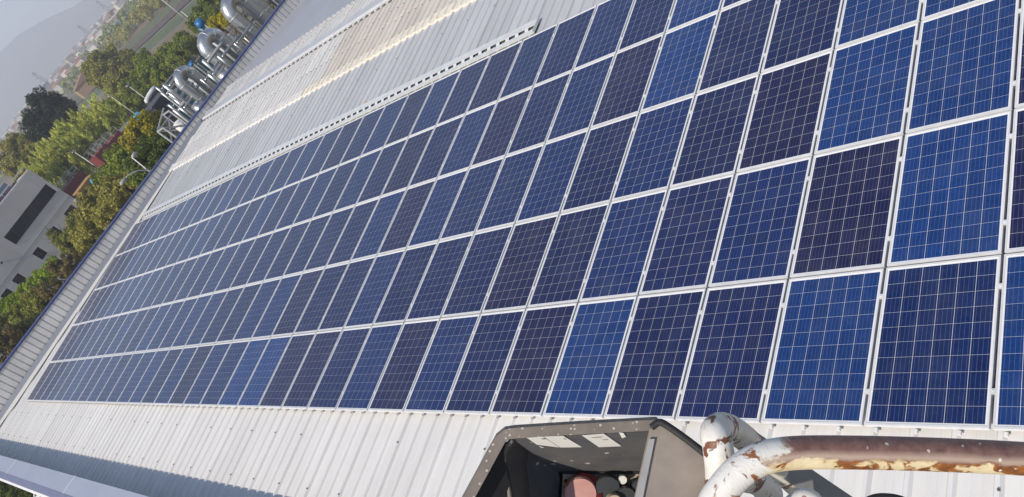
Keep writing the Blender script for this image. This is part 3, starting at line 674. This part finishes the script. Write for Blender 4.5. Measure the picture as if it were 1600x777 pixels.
b = MB(); b.tube([(-.4, -.4, .65), (-.1, -.05, .95), (.4, .38, .7)], .04, 8); b.build('handle', M['white_metal'], bag)

# ------------------------------------------------------------------ grey office building
ob = thing('office_building', 'plain grey rendered building with ribbon window and small square windows', 'building', (-65, 15, GZ))
M['render_grey'] = mat('render_grey', (.60, .565, .52), .9, 0, .06, .5, bump=.05, stretch=(1, 1, .25))
M['glass_dark'] = mat('glass_dark', (.012, .015, .022), .12, 0, .2, 1.5, spec=.6)
M['frame_dark'] = mat('frame_dark', (.03, .03, .035), .5)
M['blue_grey'] = mat('blue_grey', (.19, .23, .28), .55, 0, .1, .5)
M['red_paint'] = mat('red_paint', (.24, .045, .04), .55, 0, .15, 3)
M['sill'] = mat('sill', (.46, .45, .43), .8)
def B_(*a): return tuple(a)
# facade as wall slabs around real openings; local origin at (-65, 15, GZ): x out, y along, z up
zt = 2.0 - GZ
wins = [(19.13 - 15, 26.55 - 15, -1.60 - GZ, -.22 - GZ, 7), (19.15 - 15, 20.15 - 15, -4.62 - GZ, -3.42 - GZ, 2), (15.6 - 15, 16.65 - 15, -4.60 - GZ, -3.40 - GZ, 2), (13.62 - 15, 14.72 - 15, -4.52 - GZ, -3.44 - GZ, 2), (22.0 - 15, 23.0 - 15, -4.62 - GZ, -3.42 - GZ, 2), (24.70 - 15, 26.10 - 15, -5.35 - GZ, -3.55 - GZ, 2)]
Y0, Y1 = -16.0, 26.87 - 15
wl = MB()
def slab(y0, y1, z0, z1): wl.box(-.35, 0, y0, y1, z0, z1)
# horizontal bands: below windows, lower window band, between, ribbon band, top
lo = [w_ for w_ in wins[1:]]; zl0, zl1 = min(w_[2] for w_ in lo), max(w_[3] for w_ in lo)
slab(Y0, Y1, 0, zl0)
cur = Y0
for w_ in sorted(lo):
    slab(cur, w_[0], zl0, zl1); cur = w_[1]
    if w_[2] > zl0: slab(w_[0], w_[1], zl0, w_[2])
    if w_[3] < zl1: slab(w_[0], w_[1], w_[3], zl1)
slab(cur, Y1, zl0, zl1)
slab(Y0, Y1, zl1, wins[0][2]); slab(Y0, wins[0][0], wins[0][2], wins[0][3]); slab(wins[0][1], Y1, wins[0][2], wins[0][3]); slab(Y0, Y1, wins[0][3], zt)
wl.build('wall', M['render_grey'], ob)
MB().box(-18, -.35, Y1 - .3, Y1, 0, zt).build('side_wall', M['render_grey'], ob)
MB().box(-18, -17.7, Y0, Y1 - .3, 0, zt).box(-17.7, -.35, Y0, Y0 + .3, 0, zt).build('rear_wall', M['render_grey'], ob)
MB().box(-17.7, -.35, Y0 + .3, Y1 - .3, zt - .5, zt - .3).build('roof', M['blue_grey'], ob)
MB().box(-17, -5.5, Y0 + 1, Y1 - 1.2, zt - .3, zt + .85).build('roof_cabin', M['blue_grey'], ob)
for (yy_) in (-12, -8, -4, -.4, 3.4, 10.9): MB().box(0, .004, yy_, yy_ + .03, .3, zl0 - .4).box(0, .004, yy_, yy_ + .03, zl1 + .4, wins[0][2] - .12).box(0, .004, yy_, yy_ + .03, wins[0][3] + .1, zt - .05).build('joint', M['sill'], ob)
MB().box(0, .03, Y0, Y1, zl1 + .55, zl1 + .62).build('string_course', M['sill'], ob)
for (y0, y1, z0, z1, n) in wins:
    wo_ = MB().box(-.25, -.21, y0, y1, z0, z1).build('window', M['glass_dark'], ob)
    st = (y1 - y0) / n
    for i in range(n + 1):
        yy = y0 + i * st; e = .035
        MB().box(-.21, -.15, max(y0, yy - e), min(y1, yy + e), z0, z1).build('mullion', M['frame_dark'], wo_)
    MB().box(-.21, -.15, y0, y1, z1 - .06, z1).build('frame_head', M['frame_dark'], wo_); MB().box(-.02, .05, y0 - .05, y1 + .05, z0 - .06, z0).build('sill', M['sill'], wo_)
for z_, m_, nm in ((zt + .28, M['red_paint'], 'roof_rail'), (zt + .55, M['white_metal'], 'roof_rail'), (zt + .06, M['white_metal'], 'roof_trim')):
    MB().box(-.3, -.18, Y0, Y1 - .1, z_ - .07, z_ + .05).build(nm, m_, ob)
for k in range(12): MB().box(-.28, -.2, Y0 + .4 + k * 2.35, Y0 + .48 + k * 2.35, zt, zt + .5).build('rail_post', M['white_metal'], ob)
MB().tube([(.02, 1.7, 7.05), (.16, 1.7, 7.05)], .12, 12).build('outlet_pipe', M['frame_dark'], ob)
MB().box(.004, .9, Y1 - .28, Y1, 0, zl1 - .12).build('side_pier', M['sill'], ob)

# ------------------------------------------------------------------ plant yard behind the gable
M['steel'] = mat('steel', (.60, .60, .59), .34, .9, .08, 2.5, rnd=.05)
M['steel_pale'] = mat('steel_pale', (.62, .62, .60), .45, .4, .1, 3)
M['yard'] = mat('yard', (.26, .235, .20), .95, 0, .2, 1.2)
yd = MB(); yd.poly([(-52, 6, GZ + .004), (-6, 6, GZ + .004), (-4, 40, GZ + .004), (-52, 48, GZ + .004)]); tag(yd.build('yard_paving', M['yard']), kind='structure')
def uduct(X, ya, yb, ztop, r, label, group):
    o = thing('u_bend_duct', label, 'duct', (X, (ya + yb) / 2, GZ), (0, 0, 0), group); h = (yb - ya) / 2; zc = ztop - r - h - GZ
    arc = [(0, -h * math.cos(a), zc + h * math.sin(a)) for a in [math.pi * i / 14 for i in range(15)]]
    MB().tube([(0, -h, 0), (0, -h, zc * .5)] + arc + [(0, h, zc * .5), (0, h, 0)], r, 20).build('pipe', M['steel'], o, True)
    for s in (-1, 1):
        for k in range(5):
            z = zc - .05 - k * 1.25; MB().tube([(0, s * h, z - .03), (0, s * h, z + .03)], r * 1.06, 20).build('flange', M['steel_pale'], o, True)
    for a in (45, 90, 135):
        q = R(a); c_ = Vector((0, -h * math.cos(q), zc + h * math.sin(q))); t_ = Vector((0, math.sin(q), math.cos(q)))
        MB().tube([c_ - t_ * .02, c_ + t_ * .02], r * 1.05, 20).build('seam_band', M['steel_pale'], o, True)
    MB().tube([(.0, -h, zc * .62), (1.2, -h * .4, zc * .62)], r * .45, 14).build('branch_pipe', M['steel'], o, True)
    return o
GD = 'silver U-bend ducts behind the gable'
uduct(-14, 24.62, 25.95, 1.50, .46, 'large polished silver U-bend duct beside the blue hopper', GD)
uduct(-14, 27.9, 29.35, 1.72, .48, 'large polished silver U-bend duct nearest the end of the parapet', GD)
uduct(-14.5, 21.85, 22.9, 1.32, .34, 'smaller silver U-bend duct beside the thin pipework', GD)
uduct(-15.5, 31.0, 32.2, 1.2, .42, 'silver U-bend duct with its top out past the yellow bush', GD)
def vessel(px, py, X, r, h, label, m, name='process_tank', cat='tank', top=True):
    c = atX(px, py, X); o = thing(name, label, cat, (c.x, c.y, GZ)); H = c.z - GZ
    MB().tube([(0, 0, H - h), (0, 0, H)], r, 20).build('shell', m, o, True)
    if top: MB().tube([(0, 0, H + .001), (0, 0, H + r * .12), (0, 0, H + r * .3)], [r * 1.04, r * .9, r * .12], 20).build('dome', m, o)
    for a in range(3):
        q = a * 2.1; MB().bar((math.cos(q) * r * .8, math.sin(q) * r * .8, 0), (math.cos(q) * r * .8, math.sin(q) * r * .8, H - h + .1), .08, .08).build('leg', M['steel_pale'], o)
    return o
M['blue_plastic'] = mat('blue_plastic', (.03, .17, .42), .4, 0, .1, 4); M['cyan'] = mat('cyan_paint', (.08, .36, .52), .5, 0, .1, 4)
M['teal'] = mat('teal_sheet', (.05, .20, .22), .5, 0, .15, 3); M['dark_sheet'] = mat('dark_sheet', (.05, .053, .06), .6, 0, .15, 2)
vessel(308, 33, -17, .30, .45, 'blue conical hopper on legs above the silver ducts', M['blue_plastic'], 'hopper', 'hopper')
vessel(314, 42, -17.3, .26, .2, 'pale cyan drum just under the blue hopper', M['cyan'], 'drum', 'drum')
vessel(297, 98, -16, .19, .25, 'small blue motor housing above the smaller silver duct', M['blue_plastic'], 'motor_housing', 'motor')
vessel(352, 62, -16, .55, 3.0, 'squat grey vertical tank between the two large silver ducts', M['steel_pale'])
vessel(330, 55, -17.5, .42, 3.0, 'slim grey tank left of the large silver duct', M['steel_pale'])
vessel(300, 118, -16.5, .40, 2.6, 'pale steel tank between the smaller and the large duct', M['steel_pale'])
vessel(344, 112, -12.5, .42, 1.6, 'dull steel filter drum low between the ducts', M['steel'])
vessel(305, 163, -12.5, .36, 1.2, 'dull steel drum low at the parapet beside thin pipework', M['steel'])
vessel(276, 192, -13, .33, 1.0, 'white chute-shaped drum beside the steel tower', M['white_metal'])
def pipe_rack(label, X, pxs, seed):
    r = random.Random(seed); c0 = atX(*pxs[0], X); o = thing('pipe_rack', label, 'pipework', (c0.x, c0.y, GZ))
    for k, (px, py) in enumerate(pxs):
        c = atX(px, py, X + r.uniform(-1.5, 1.5)); l = c - Vector((c0.x, c0.y, GZ)); rr = r.uniform(.05, .12)
        MB().tube(spline([(l.x, l.y, 0), (l.x, l.y, l.z - .4), (l.x, l.y + .12, l.z - .06), (l.x + .1, l.y + .5, l.z), (l.x + .2, l.y + 1.1 + r.random(), l.z)], 4), rr, 10).build('pipe', M['steel'] if r.random() < .6 else M['steel_pale'], o, True)
    for k in range(3):
        MB().bar((.3, -.5 + k * 1.2, 0), (.3, -.5 + k * 1.2, c0.z - GZ - .3), .1, .1).build('post', M['steel_pale'], o)
    return o
pipe_rack('tangle of thin steel pipes left of the smaller silver duct', -16, [(262, 138), (270, 150), (278, 160), (258, 150), (285, 172), (268, 168), (290, 160), (250, 142), (294, 178), (276, 176)], 2)
pipe_rack('thin steel pipes rising between the silver ducts', -13.5, [(322, 100), (330, 120), (345, 92), (318, 128), (385, 62), (368, 70)], 5)
pipe_rack('thin steel pipes on the far side of the large ducts', -15, [(395, 25), (405, 18), (388, 40), (415, 12)], 8)
# pale steel lattice bracket tower
tw = atX(246, 206, -13.5); t0 = thing('steel_tower', 'pale steel bracket tower with diagonal braces just behind the parapet', 'tower', (tw.x, tw.y, GZ))
zz = tw.z - GZ
for (dx, dy) in ((0, 0), (0, 1.1), (1.0, 0), (1.0, 1.1)): MB().bar((dx, dy, 0), (dx, dy, zz + (.0 if dy == 0 else .35)), .09, .09).build('post', M['steel_pale'], t0)
for (a, c) in (((0, 0, zz), (0, 1.1, zz - 1.1)), ((0, 0, zz), (0, 1.5, zz + .5)), ((0, 0, zz - 1.0), (0, 1.1, zz - .1)), ((1, 0, zz), (1, 1.1, zz - 1.1)), ((0, 0, zz), (1, 0, zz)), ((0, 1.1, zz + .3), (1, 1.1, zz + .3)), ((0, 0, zz), (0, 1.4, zz - .05))):
    MB().bar(a, c, .08, .08).build('brace', M['steel_pale'], t0)
# teal sheet fence behind the ducts
fa, fb = atX(336, 62, -24), atX(250, 156, -24)
fo = thing('teal_fence', 'teal translucent sheet fence between the ducts and the grove', 'fence', (fa.x, fb.y, GZ))
n = 8
for k in range(n):
    ya = (fa.y - fb.y) * k / n; yb = (fa.y - fb.y) * (k + 1) / n
    MB().box(-.02, .02, ya + .02, yb - .02, 0, fa.z - GZ - .1 + .05 * (k % 2)).build('sheet', M['teal'], fo); MB().box(-.05, .05, ya - .03, ya + .03, 0, fa.z - GZ).build('post', M['steel_pale'], fo)
# red slatted bins with guard rails
def red_bin(px, py, X, ly, lx, h, label):
    c = atX(px, py, X); o = thing('red_bin', label, 'bin', (c.x, c.y, GZ)); H = c.z - GZ
    MB().box(-lx / 2, lx / 2, -ly / 2, ly / 2, 0, H - h).build('plinth', M['dark_sheet'], o)
    nsl = 9
    for k in range(nsl):
        z0 = H - h + h * k / nsl; MB().box(lx / 2, lx / 2 + .06, -ly / 2, ly / 2, z0 + .02, z0 + h / nsl - .04).build('slat', M['red_paint'], o)
    for k in range(7):
        x0 = -lx / 2 + lx * k / 7; MB().box(x0 + .05, x0 + lx / 7 - .05, -ly / 2, ly / 2, H, H + .06).build('slat', M['red_paint'], o)
    MB().box(-lx / 2, lx / 2 - .01, -ly / 2, ly / 2, H - h, H - .01).build('core', M['red_paint'], o)
    for s in (-1, 1):
        for e in (.45, .9): MB().bar((s * lx / 2, -ly / 2, H + e), (s * lx / 2, ly / 2, H + e), .05, .05).build('guard_rail', M['steel_pale'], o)
        for k in range(4): MB().bar((s * lx / 2, -ly / 2 + ly * k / 3, H), (s * lx / 2, -ly / 2 + ly * k / 3, H + .9), .05, .05).build('rail_post', M['steel_pale'], o)
    return o
red_bin(106, 288, -72, 3.6, 3.0, 1.6, 'red slatted bin with guard rails touching the grey building corner')
red_bin(152, 238, -72, 2.2, 2.6, 1.5, 'small red slatted bin between the larger two')
red_bin(170, 222, -73, 2.9, 3.0, 1.5, 'red slatted bin with grey walkway on top, next to the yellow tree')
def shed(px, py, X, ly, lx, h, m, mr, label, name='shed', cat='shed'):
    c = atX(px, py, X); o = thing(name, label, cat, (c.x, c.y, GZ)); H = c.z - GZ
    MB().box(-lx / 2, lx / 2, -ly / 2, ly / 2, 0, H - .15).build('wall', m, o); MB().box(-lx / 2 - .15, lx / 2 + .15, -ly / 2 - .15, ly / 2 + .15, H - .148, H).build('roof', mr, o)
    for k in range(3): MB().box(lx / 2, lx / 2 + .03, -ly / 2 + .3 + k * ly / 3, -ly / 2 + .3 + k * ly / 3 + ly / 6, H - 1.2, H - .5).build('vent', M['frame_dark'], o)
    return o
M['orange_wall'] = mat('orange_wall', (.42, .24, .08), .8, 0, .1, 2)
shed(128, 288, -62, 2.3, 2.0, 2, M['orange_wall'], M['orange_wall'], 'ochre orange hut in front of the red slatted bin')
shed(192, 200, -76, 2.6, 4, 2, mat('dark_grey_clad', (.13, .13, .135), .7), mat('grey_felt', (.16, .16, .165), .8), 'dark grey flat-roofed hut next to the red slatted bins')
shed(240, 158, -42, 2.6, 3.2, 2, M['dark_sheet'], mat('slate_sheet', (.07, .073, .08), .6), 'black flat-roofed hut between the teal fence and pipework')
def canopy(px, py, X, s, label):
    c = atX(px, py, X); o = thing('canopy', label, 'canopy', (c.x, c.y, GZ)); H = c.z - GZ
    MB().hexa([(-s, -s, H - .5), (s, -s, H - .7), (s, s, H - .7), (-s, s, H - .5)], [(-s * .7, -s * .6, H), (s * .6, -s * .6, H - .1), (s * .6, s * .6, H - .1), (-s * .7, s * .6, H)]).build('cover', M['cyan'], o)
    for (a, b_) in ((-1, -1), (1, -1), (1, 1), (-1, 1)): MB().bar((a * s * .9, b_ * s * .9, 0), (a * s * .9, b_ * s * .9, H - .6), .07, .07).build('leg', M['cyan'], o)
canopy(211, 178, -52, .48, 'bright cyan canopy on legs beside the black hut')
canopy(143, 278, -56, .42, 'cyan tarpaulin cover next to the ochre hut')
c = atX(232, 147, -44); tp = thing('white_tarp_roll', 'white tarpaulin roll lying along the black hut roof edge', 'tarpaulin', (c.x, c.y, c.z - .2))
MB().tube(spline([(0, -.9, -.1), (0, -.2, .05), (.1, .5, .12), (0, 1.0, .05)], 5), [.1] + [.24] * 14 + [.12], 12).build('roll', M['white_metal'], tp, True); MB().box(-.5, .5, -.8, .9, -.4, -.12).build('support', M['dark_sheet'], tp)
bxc = atX(4, 548, -30); rb = thing('rubble_pile', 'orange brick rubble pile in the yard at the parapet corner', 'rubble', (bxc.x, bxc.y, GZ))
for k in range(14):
    x_, y_, z_ = random.uniform(-1.2, 1.2), random.uniform(-1.2, 1.2), 0; s_ = random.uniform(.25, .5); MB().hexa([(x_ - s_, y_ - s_, 0), (x_ + s_, y_ - s_ * .8, 0), (x_ + s_, y_ + s_, 0), (x_ - s_, y_ + s_, 0)], [(x_ - s_ * .8, y_ - s_ * .7, s_), (x_ + s_ * .7, y_ - s_ * .8, s_ * .8), (x_ + s_ * .8, y_ + s_ * .7, s_ * .9), (x_ - s_ * .8, y_ + s_ * .8, s_ * .7)]).build('chunk', M['orange_wall'], rb)

# ------------------------------------------------------------------ street lamps and masts
def lamp2(label):
    c = atX(206, 272, -14); o = thing('street_lamp', label, 'street lamp', (c.x, c.y + .75, GZ)); H = c.z - GZ
    MB().tube([(0, 0, 0), (0, 0, H * .6), (0, 0, H - .55)], [.075, .06, .05], 10).build('pole', M['white_metal'], o, True)
    for (dy, dz, dx) in ((-1.25, .35, .1), (.35, .62, -.6)):
        MB().tube(spline([(0, 0, H - .6), (dx * .3, dy * .35, H - .12), (dx * .8, dy * .8, H + dz - .22), (dx, dy, H + dz - .2)], 6), .035, 8).build('arm', M['white_metal'], o, True)
        e = Vector((dx, dy, H + dz - .2)); t_ = Vector((dx * .2, dy, .02)).normalized(); MB().tube([e - t_ * .05, e + t_ * .12, e + t_ * .38, e + t_ * .48], [.05, .13, .12, .04], 10).build('lamp_head', M['sill'], o, True)
lamp2('white street lamp with two curved arms right behind the parapet')
def mast(px, py, X, label, flood=True, r=.045):
    c = atX(px, py, X); o = thing('lamp_mast', label, 'mast', (c.x, c.y, GZ), (0, 0, 0)); H = c.z - GZ
    MB().tube([(0, 0, 0), (0, 0, H * .5), (0, 0, H)], [r * 1.3, r, r * .8], 8).build('pole', M['white_metal'], o, True)
    if flood: MB().box(-.14, .16, -.2, .2, H - .03, H + .14).build('lamp_head', M['sill'], o)
    MB().box(-.15, .15, -.15, .15, 0, .3).build('base', M['concrete'], o)
mast(115, 237, -70, 'floodlight mast standing behind the red slatted bins')
mast(172, 150, -72, 'slim floodlight mast in front of the feathery trees', r=.038)
mast(200, 134, -60, 'floodlight mast beside the white tarpaulin roll', r=.038)
mast(283, 18, -120, 'slim mast beside the railway next to the blue hopper', False, .07)
mast(246, -6, -150, 'slim catenary mast on the far side of the railway', False, .08)

# ------------------------------------------------------------------ railway, strips of land
def strip(pts, wid, z, m, name):
    b = MB(); P = [Vector(p) for p in pts]
    for i in range(len(P)-1):
        t_ = (P[i+1]-P[i]).normalized(); a = Vector((-t_.y, t_.x, 0)) * wid / 2
        b.poly([P[i] - a, P[i] + a, P[i+1] + a, P[i+1] - a])
    o = b.build(name, m); tag(o, kind='structure'); return o
ra, rb_ = atZ(232, 56, GZ), atZ(292, 0, GZ); rd = (rb_ - ra); rd.z = 0; rd.normalize(); rn = Vector((-rd.y, rd.x, 0))
R0, R1 = ra - rd * 260, ra + rd * 420
M['ballast'] = mat('ballast', (.30, .26, .21), .95, 0, .15, .8); M['grass_strip'] = mat('grass_strip', (.10, .13, .05), .95, 0, .2, .2); M['soil'] = mat('soil', (.20, .14, .085), .95, 0, .2, .15)
strip([R0, R1], 15, GZ + .012, M['ballast'], 'railway_bed')
for off, wd, m_, nm in ((-17, 14, 'grass_strip', 'grass_verge'), (17, 14, 'grass_strip', 'grass_verge'), (38, 20, 'soil', 'soil_strip'), (-38, 18, 'soil', 'soil_strip')): strip([R0 + rn * off, R1 + rn * off], wd, GZ, M[nm and m_], nm).location.z = .02
for j, (off, nm) in enumerate(((-4.2, 'nearer the grove'), (0, 'in the middle of the bed'), (4.2, 'nearer the town'))):
    o = thing('railway_track', f'straight railway track on pale ballast, {nm}', 'railway track', tuple(ra + rn * off)); o.rotation_euler = (0, 0, math.atan2(rd.y, rd.x)); o.location.z = GZ + .02
    for s in (-.72, .72): MB().box(-240, 380, s - .07, s + .07, .12, .28).build('rail', mat('rail_steel', (.16, .12, .10), .5, .5) if (j == 0 and s < 0) else bpy.data.materials['rail_steel'], o)
    b = MB()
    for k in range(500): x_ = -240 + k * 1.24; b.box(x_, x_ + .26, -1.3, 1.3, .0, .12)
    tag(b.build('sleepers', M['concrete'], o), kind='stuff')

# ------------------------------------------------------------------ town
hw = MB(); hw.box(-.5, .5, -.5, .5, 0, 1)
M['house_wall'] = mat('house_wall', (.9, .9, .9), .9, 0, .05, .3, objcol=True); M['house_roof'] = mat('house_roof', (.9, .9, .9), .9, 0, .1, .5, objcol=True); M['house_win'] = mat('house_window', (.05, .055, .065), .3)
wall_me = hw.mesh('wall', M['house_wall'])
gable = MB(); gable.prism([(-.54, 0), (.54, 0), (0, .42)], -.54, .54); gable_me = gable.mesh('roof', M['house_roof'])
flat = MB(); flat.box(-.53, .53, -.53, .53, 0, .05); flat_me = flat.mesh('roof', M['house_roof'])
WC = [(.80, .77, .70), (.78, .74, .66), (.62, .58, .50), (.66, .60, .48), (.70, .68, .64), (.55, .42, .30), (.60, .46, .38), (.48, .46, .43), (.68, .62, .55)]
RC = [(.33, .15, .09), (.28, .14, .09), (.40, .22, .14), (.36, .33, .30), (.45, .42, .38), (.22, .19, .17)]
def polar(az, d): return Vector((CW.x - d * math.cos(R(az)), CW.y + d * math.sin(R(az)), GZ))
def near_rail(p): return abs((p - ra).dot(rn)) < 30
spots = []
tries = 0
while len(spots) < 285 and tries < 20000:
    tries += 1
    d = 700 + 1250 * random.random() ** 1.2; az = random.uniform(15.5, 30) 
    p = polar(az, d)
    if near_rail(p): continue
    if any((p - q).length < 12 + d * .003 for q, *_ in spots): continue
    spots.append((p, d, az))
for (p, d, az) in spots:
    kindh = random.random(); wx, wy = random.uniform(6, 10), random.uniform(6, 13); hh = random.choice((4, 5, 5.5, 6.5, 8)) if kindh < .9 else random.uniform(9, 13)
    wc = random.choice(WC); rc = random.choice(RC); fl = hh > 9 or random.random() < .3
    dist = 'near the railway edge of town' if d < 1000 else ('in the middle of the hazy town' if d < 1500 else 'fading into haze at the far side of town')
    cn = 'white' if wc[2] > .6 else ('cream' if wc[0] > .6 and wc[2] > .47 else ('ochre' if wc[1] < .5 and wc[0] > .5 else 'grey'))
    o = thing('house', f'{cn} {"flat-roofed block" if fl else "pitched-roof house"} {dist}', 'house', tuple(p), (0, 0, random.uniform(0, 3.14)), 'houses of the town')
    inst('wall', wall_me, o, None, None, (wx, wy, hh), wc)
    inst('roof', flat_me if fl else gable_me, o, (0, 0, hh), None, (wx, wy, 5 if not fl else 8), rc if not fl else (.5, .47, .43))
# the rest of the town, past counting
b = MB()
for k in range(2600):
    d = random.uniform(1300, 2900); p = polar(random.uniform(5, 45), d); a, c, h = random.uniform(4, 8), random.uniform(4, 9), random.uniform(4, 11); b.box(p.x - a, p.x + a, p.y - c, p.y + c, GZ, GZ + h)
tag(b.build('far_town', mat('far_town', (.64, .57, .50), .9, 0, .2, .02)), 'pale far town buildings dissolving into the haze', 'town', kind='stuff')
# woodland between houses, one mass
pv = []
r2 = np.random.default_rng(5)
def wood(n, dmin, dmax, azr, hmax, leaf, nl, name, m, label):
    vs = []
    for k in range(n):
        d = dmin + (dmax - dmin) * r2.random(); az = r2.uniform(*azr); p = polar(az, d)
        if near_rail(p) and abs((p - ra).dot(rn)) < 26: continue
        if name == 'scrub' and -5 < (p - ra).dot(rn) * (1 if (CW - ra).dot(rn) > 0 else -1) < 90: continue
        h = r2.uniform(.5, 1) * hmax; rad = h * r2.uniform(.4, .7)
        e = r2.normal(size=(nl, 3)); e /= np.linalg.norm(e, axis=1, keepdims=True); q = e * (rad, rad, h * .5) * r2.uniform(.6, 1.05, nl)[:, None] + (p.x, p.y, GZ + h * .52)
        a = r2.normal(size=(nl, 3)); a /= np.linalg.norm(a, axis=1, keepdims=True); bb = np.cross(a, e + r2.normal(size=(nl, 3)) * .5); bb /= np.linalg.norm(bb, axis=1, keepdims=True)
        s = leaf * h * r2.uniform(.6, 1.3, nl)[:, None]; vs.append(np.stack([q - a * s, q - bb * s, q + a * s, q + bb * s], 1).reshape(-1, 3))
    v = np.concatenate(vs); n4 = len(v) // 4
    me = bpy.data.meshes.new(name); me.vertices.add(4 * n4); me.vertices.foreach_set('co', v.ravel().astype(np.float32)); me.loops.add(4 * n4); me.loops.foreach_set('vertex_index', np.arange(4 * n4, dtype=np.int32))
    me.polygons.add(n4); me.polygons.foreach_set('loop_start', np.arange(0, 4 * n4, 4, dtype=np.int32)); me.polygons.foreach_set('loop_total', np.full(n4, 4, np.int32)); me.materials.append(m); me.update(calc_edges=True)
    tag(inst(name, me), label, 'woodland', kind='stuff')
wood(420, 450, 2000, (13, 36), 9, .11, 90, 'town_greenery', LM['green'], 'scattered green trees between the houses of the town')
wood(420, 190, 470, (14, 40), 7, .10, 140, 'scrub', LM['olive'], 'olive scrub and small trees covering the land before the town')
# long red-fronted shed by the railway
p = atZ(191, 28, GZ); lr = thing('long_red_shed', 'long low shed with red front band beyond the railway', 'building', tuple(p), (0, 0, math.atan2(rd.y, rd.x)))
for nm, m_, a in (('wall', M['sill'], (-30, 30, -6, 6, 0, 5)), ('red_band', M['red_paint'], (-30.1, 30.1, -6.2, -6.0, 2.2, 5.1)), ('roof', mat('pink_roof', (.42, .22, .20), .8), (-31, 31, -6.6, 6.6, 5.1, 5.6)), ('roof_light', M['sill'], (-26, 26, -1.5, 1.5, 5.61, 6.2))): MB().box(*a).build(nm, m_, lr)
for k in range(10): MB().box(-28 + k * 5.8, -25 + k * 5.8, -6.05, -6.0, .3, 2.0).build('bay_door', M['frame_dark'], lr)
for (px, py, lbl) in ((178, 53, 'white flat-roofed block at the end of the long red shed'), (186, 46, 'narrow white block beside the long red shed')):
    p = atZ(px, py, GZ); o = thing('white_block', lbl, 'building', tuple(p), (0, 0, .4)); MB().box(-5, 5, -4, 4, 0, 4.4).build('wall', M['white_metal'], o); MB().box(-5.3, 5.3, -4.3, 4.3, 4.4, 4.7).build('roof', M['white_metal'], o)
p = atZ(150, 133, GZ); o = thing('brown_house', 'ochre farmhouse with dark doorway between evergreens and olive grove', 'house', tuple(p), (0, 0, -.3)); MB().box(-5, 5, -7, 7, 0, 4.5).build('wall', mat('ochre', (.42, .27, .15), .9), o); MB().prism([(-7.4, 4.5), (7.4, 4.5), (0, 6.8)], -5.4, 5.4).build('roof', mat('tile', (.30, .17, .10), .9), o); MB().box(5, 5.05, -1.5, 1.5, .2, 2.6).build('doorway', M['frame_dark'], o); MB().box(5, 5.05, 3, 4.5, 1.2, 2.6).build('window', M['frame_dark'], o)
# pylons
def pylon(px, py, d, h, label):
    dr = ray(px, py); dr = Vector((dr.x, dr.y, 0)).normalized(); p = Vector((CW.x, CW.y, GZ)) + dr * d; o = thing('pylon', label, 'pylon', tuple(p), (0, 0, .5), 'pylons over the town')
    for (a, c) in ((-1, -1), (1, -1), (1, 1), (-1, 1)): MB().bar((a * 3, c * 3, 0), (a * .4, c * .4, h), .35, .35).build('leg', M['alu_dark'], o)
    for z in (.62, .76, .9): MB().bar((0, -h * .16, h * z), (0, h * .16, h * z), .35, .35).build('cross_arm', M['alu_dark'], o)
    for k in range(6):
        z0, z1 = h * k / 6, h * (k + 1) / 6; s0, s1 = 3 - 2.6 * k / 6, 3 - 2.6 * (k + 1) / 6
        for q in (-1, 1): MB().bar((s0, q * s0, z0), (s1, -q * s1, z1), .2, .2).build('lattice', M['alu_dark'], o)
pylon(66, 125, 900, 26, 'grey lattice pylon above the big dark evergreen'); pylon(134, 50, 1100, 24, 'grey lattice pylon beyond the red-fronted shed'); pylon(158, 8, 1150, 26, 'grey lattice pylon at the hazy edge of town')
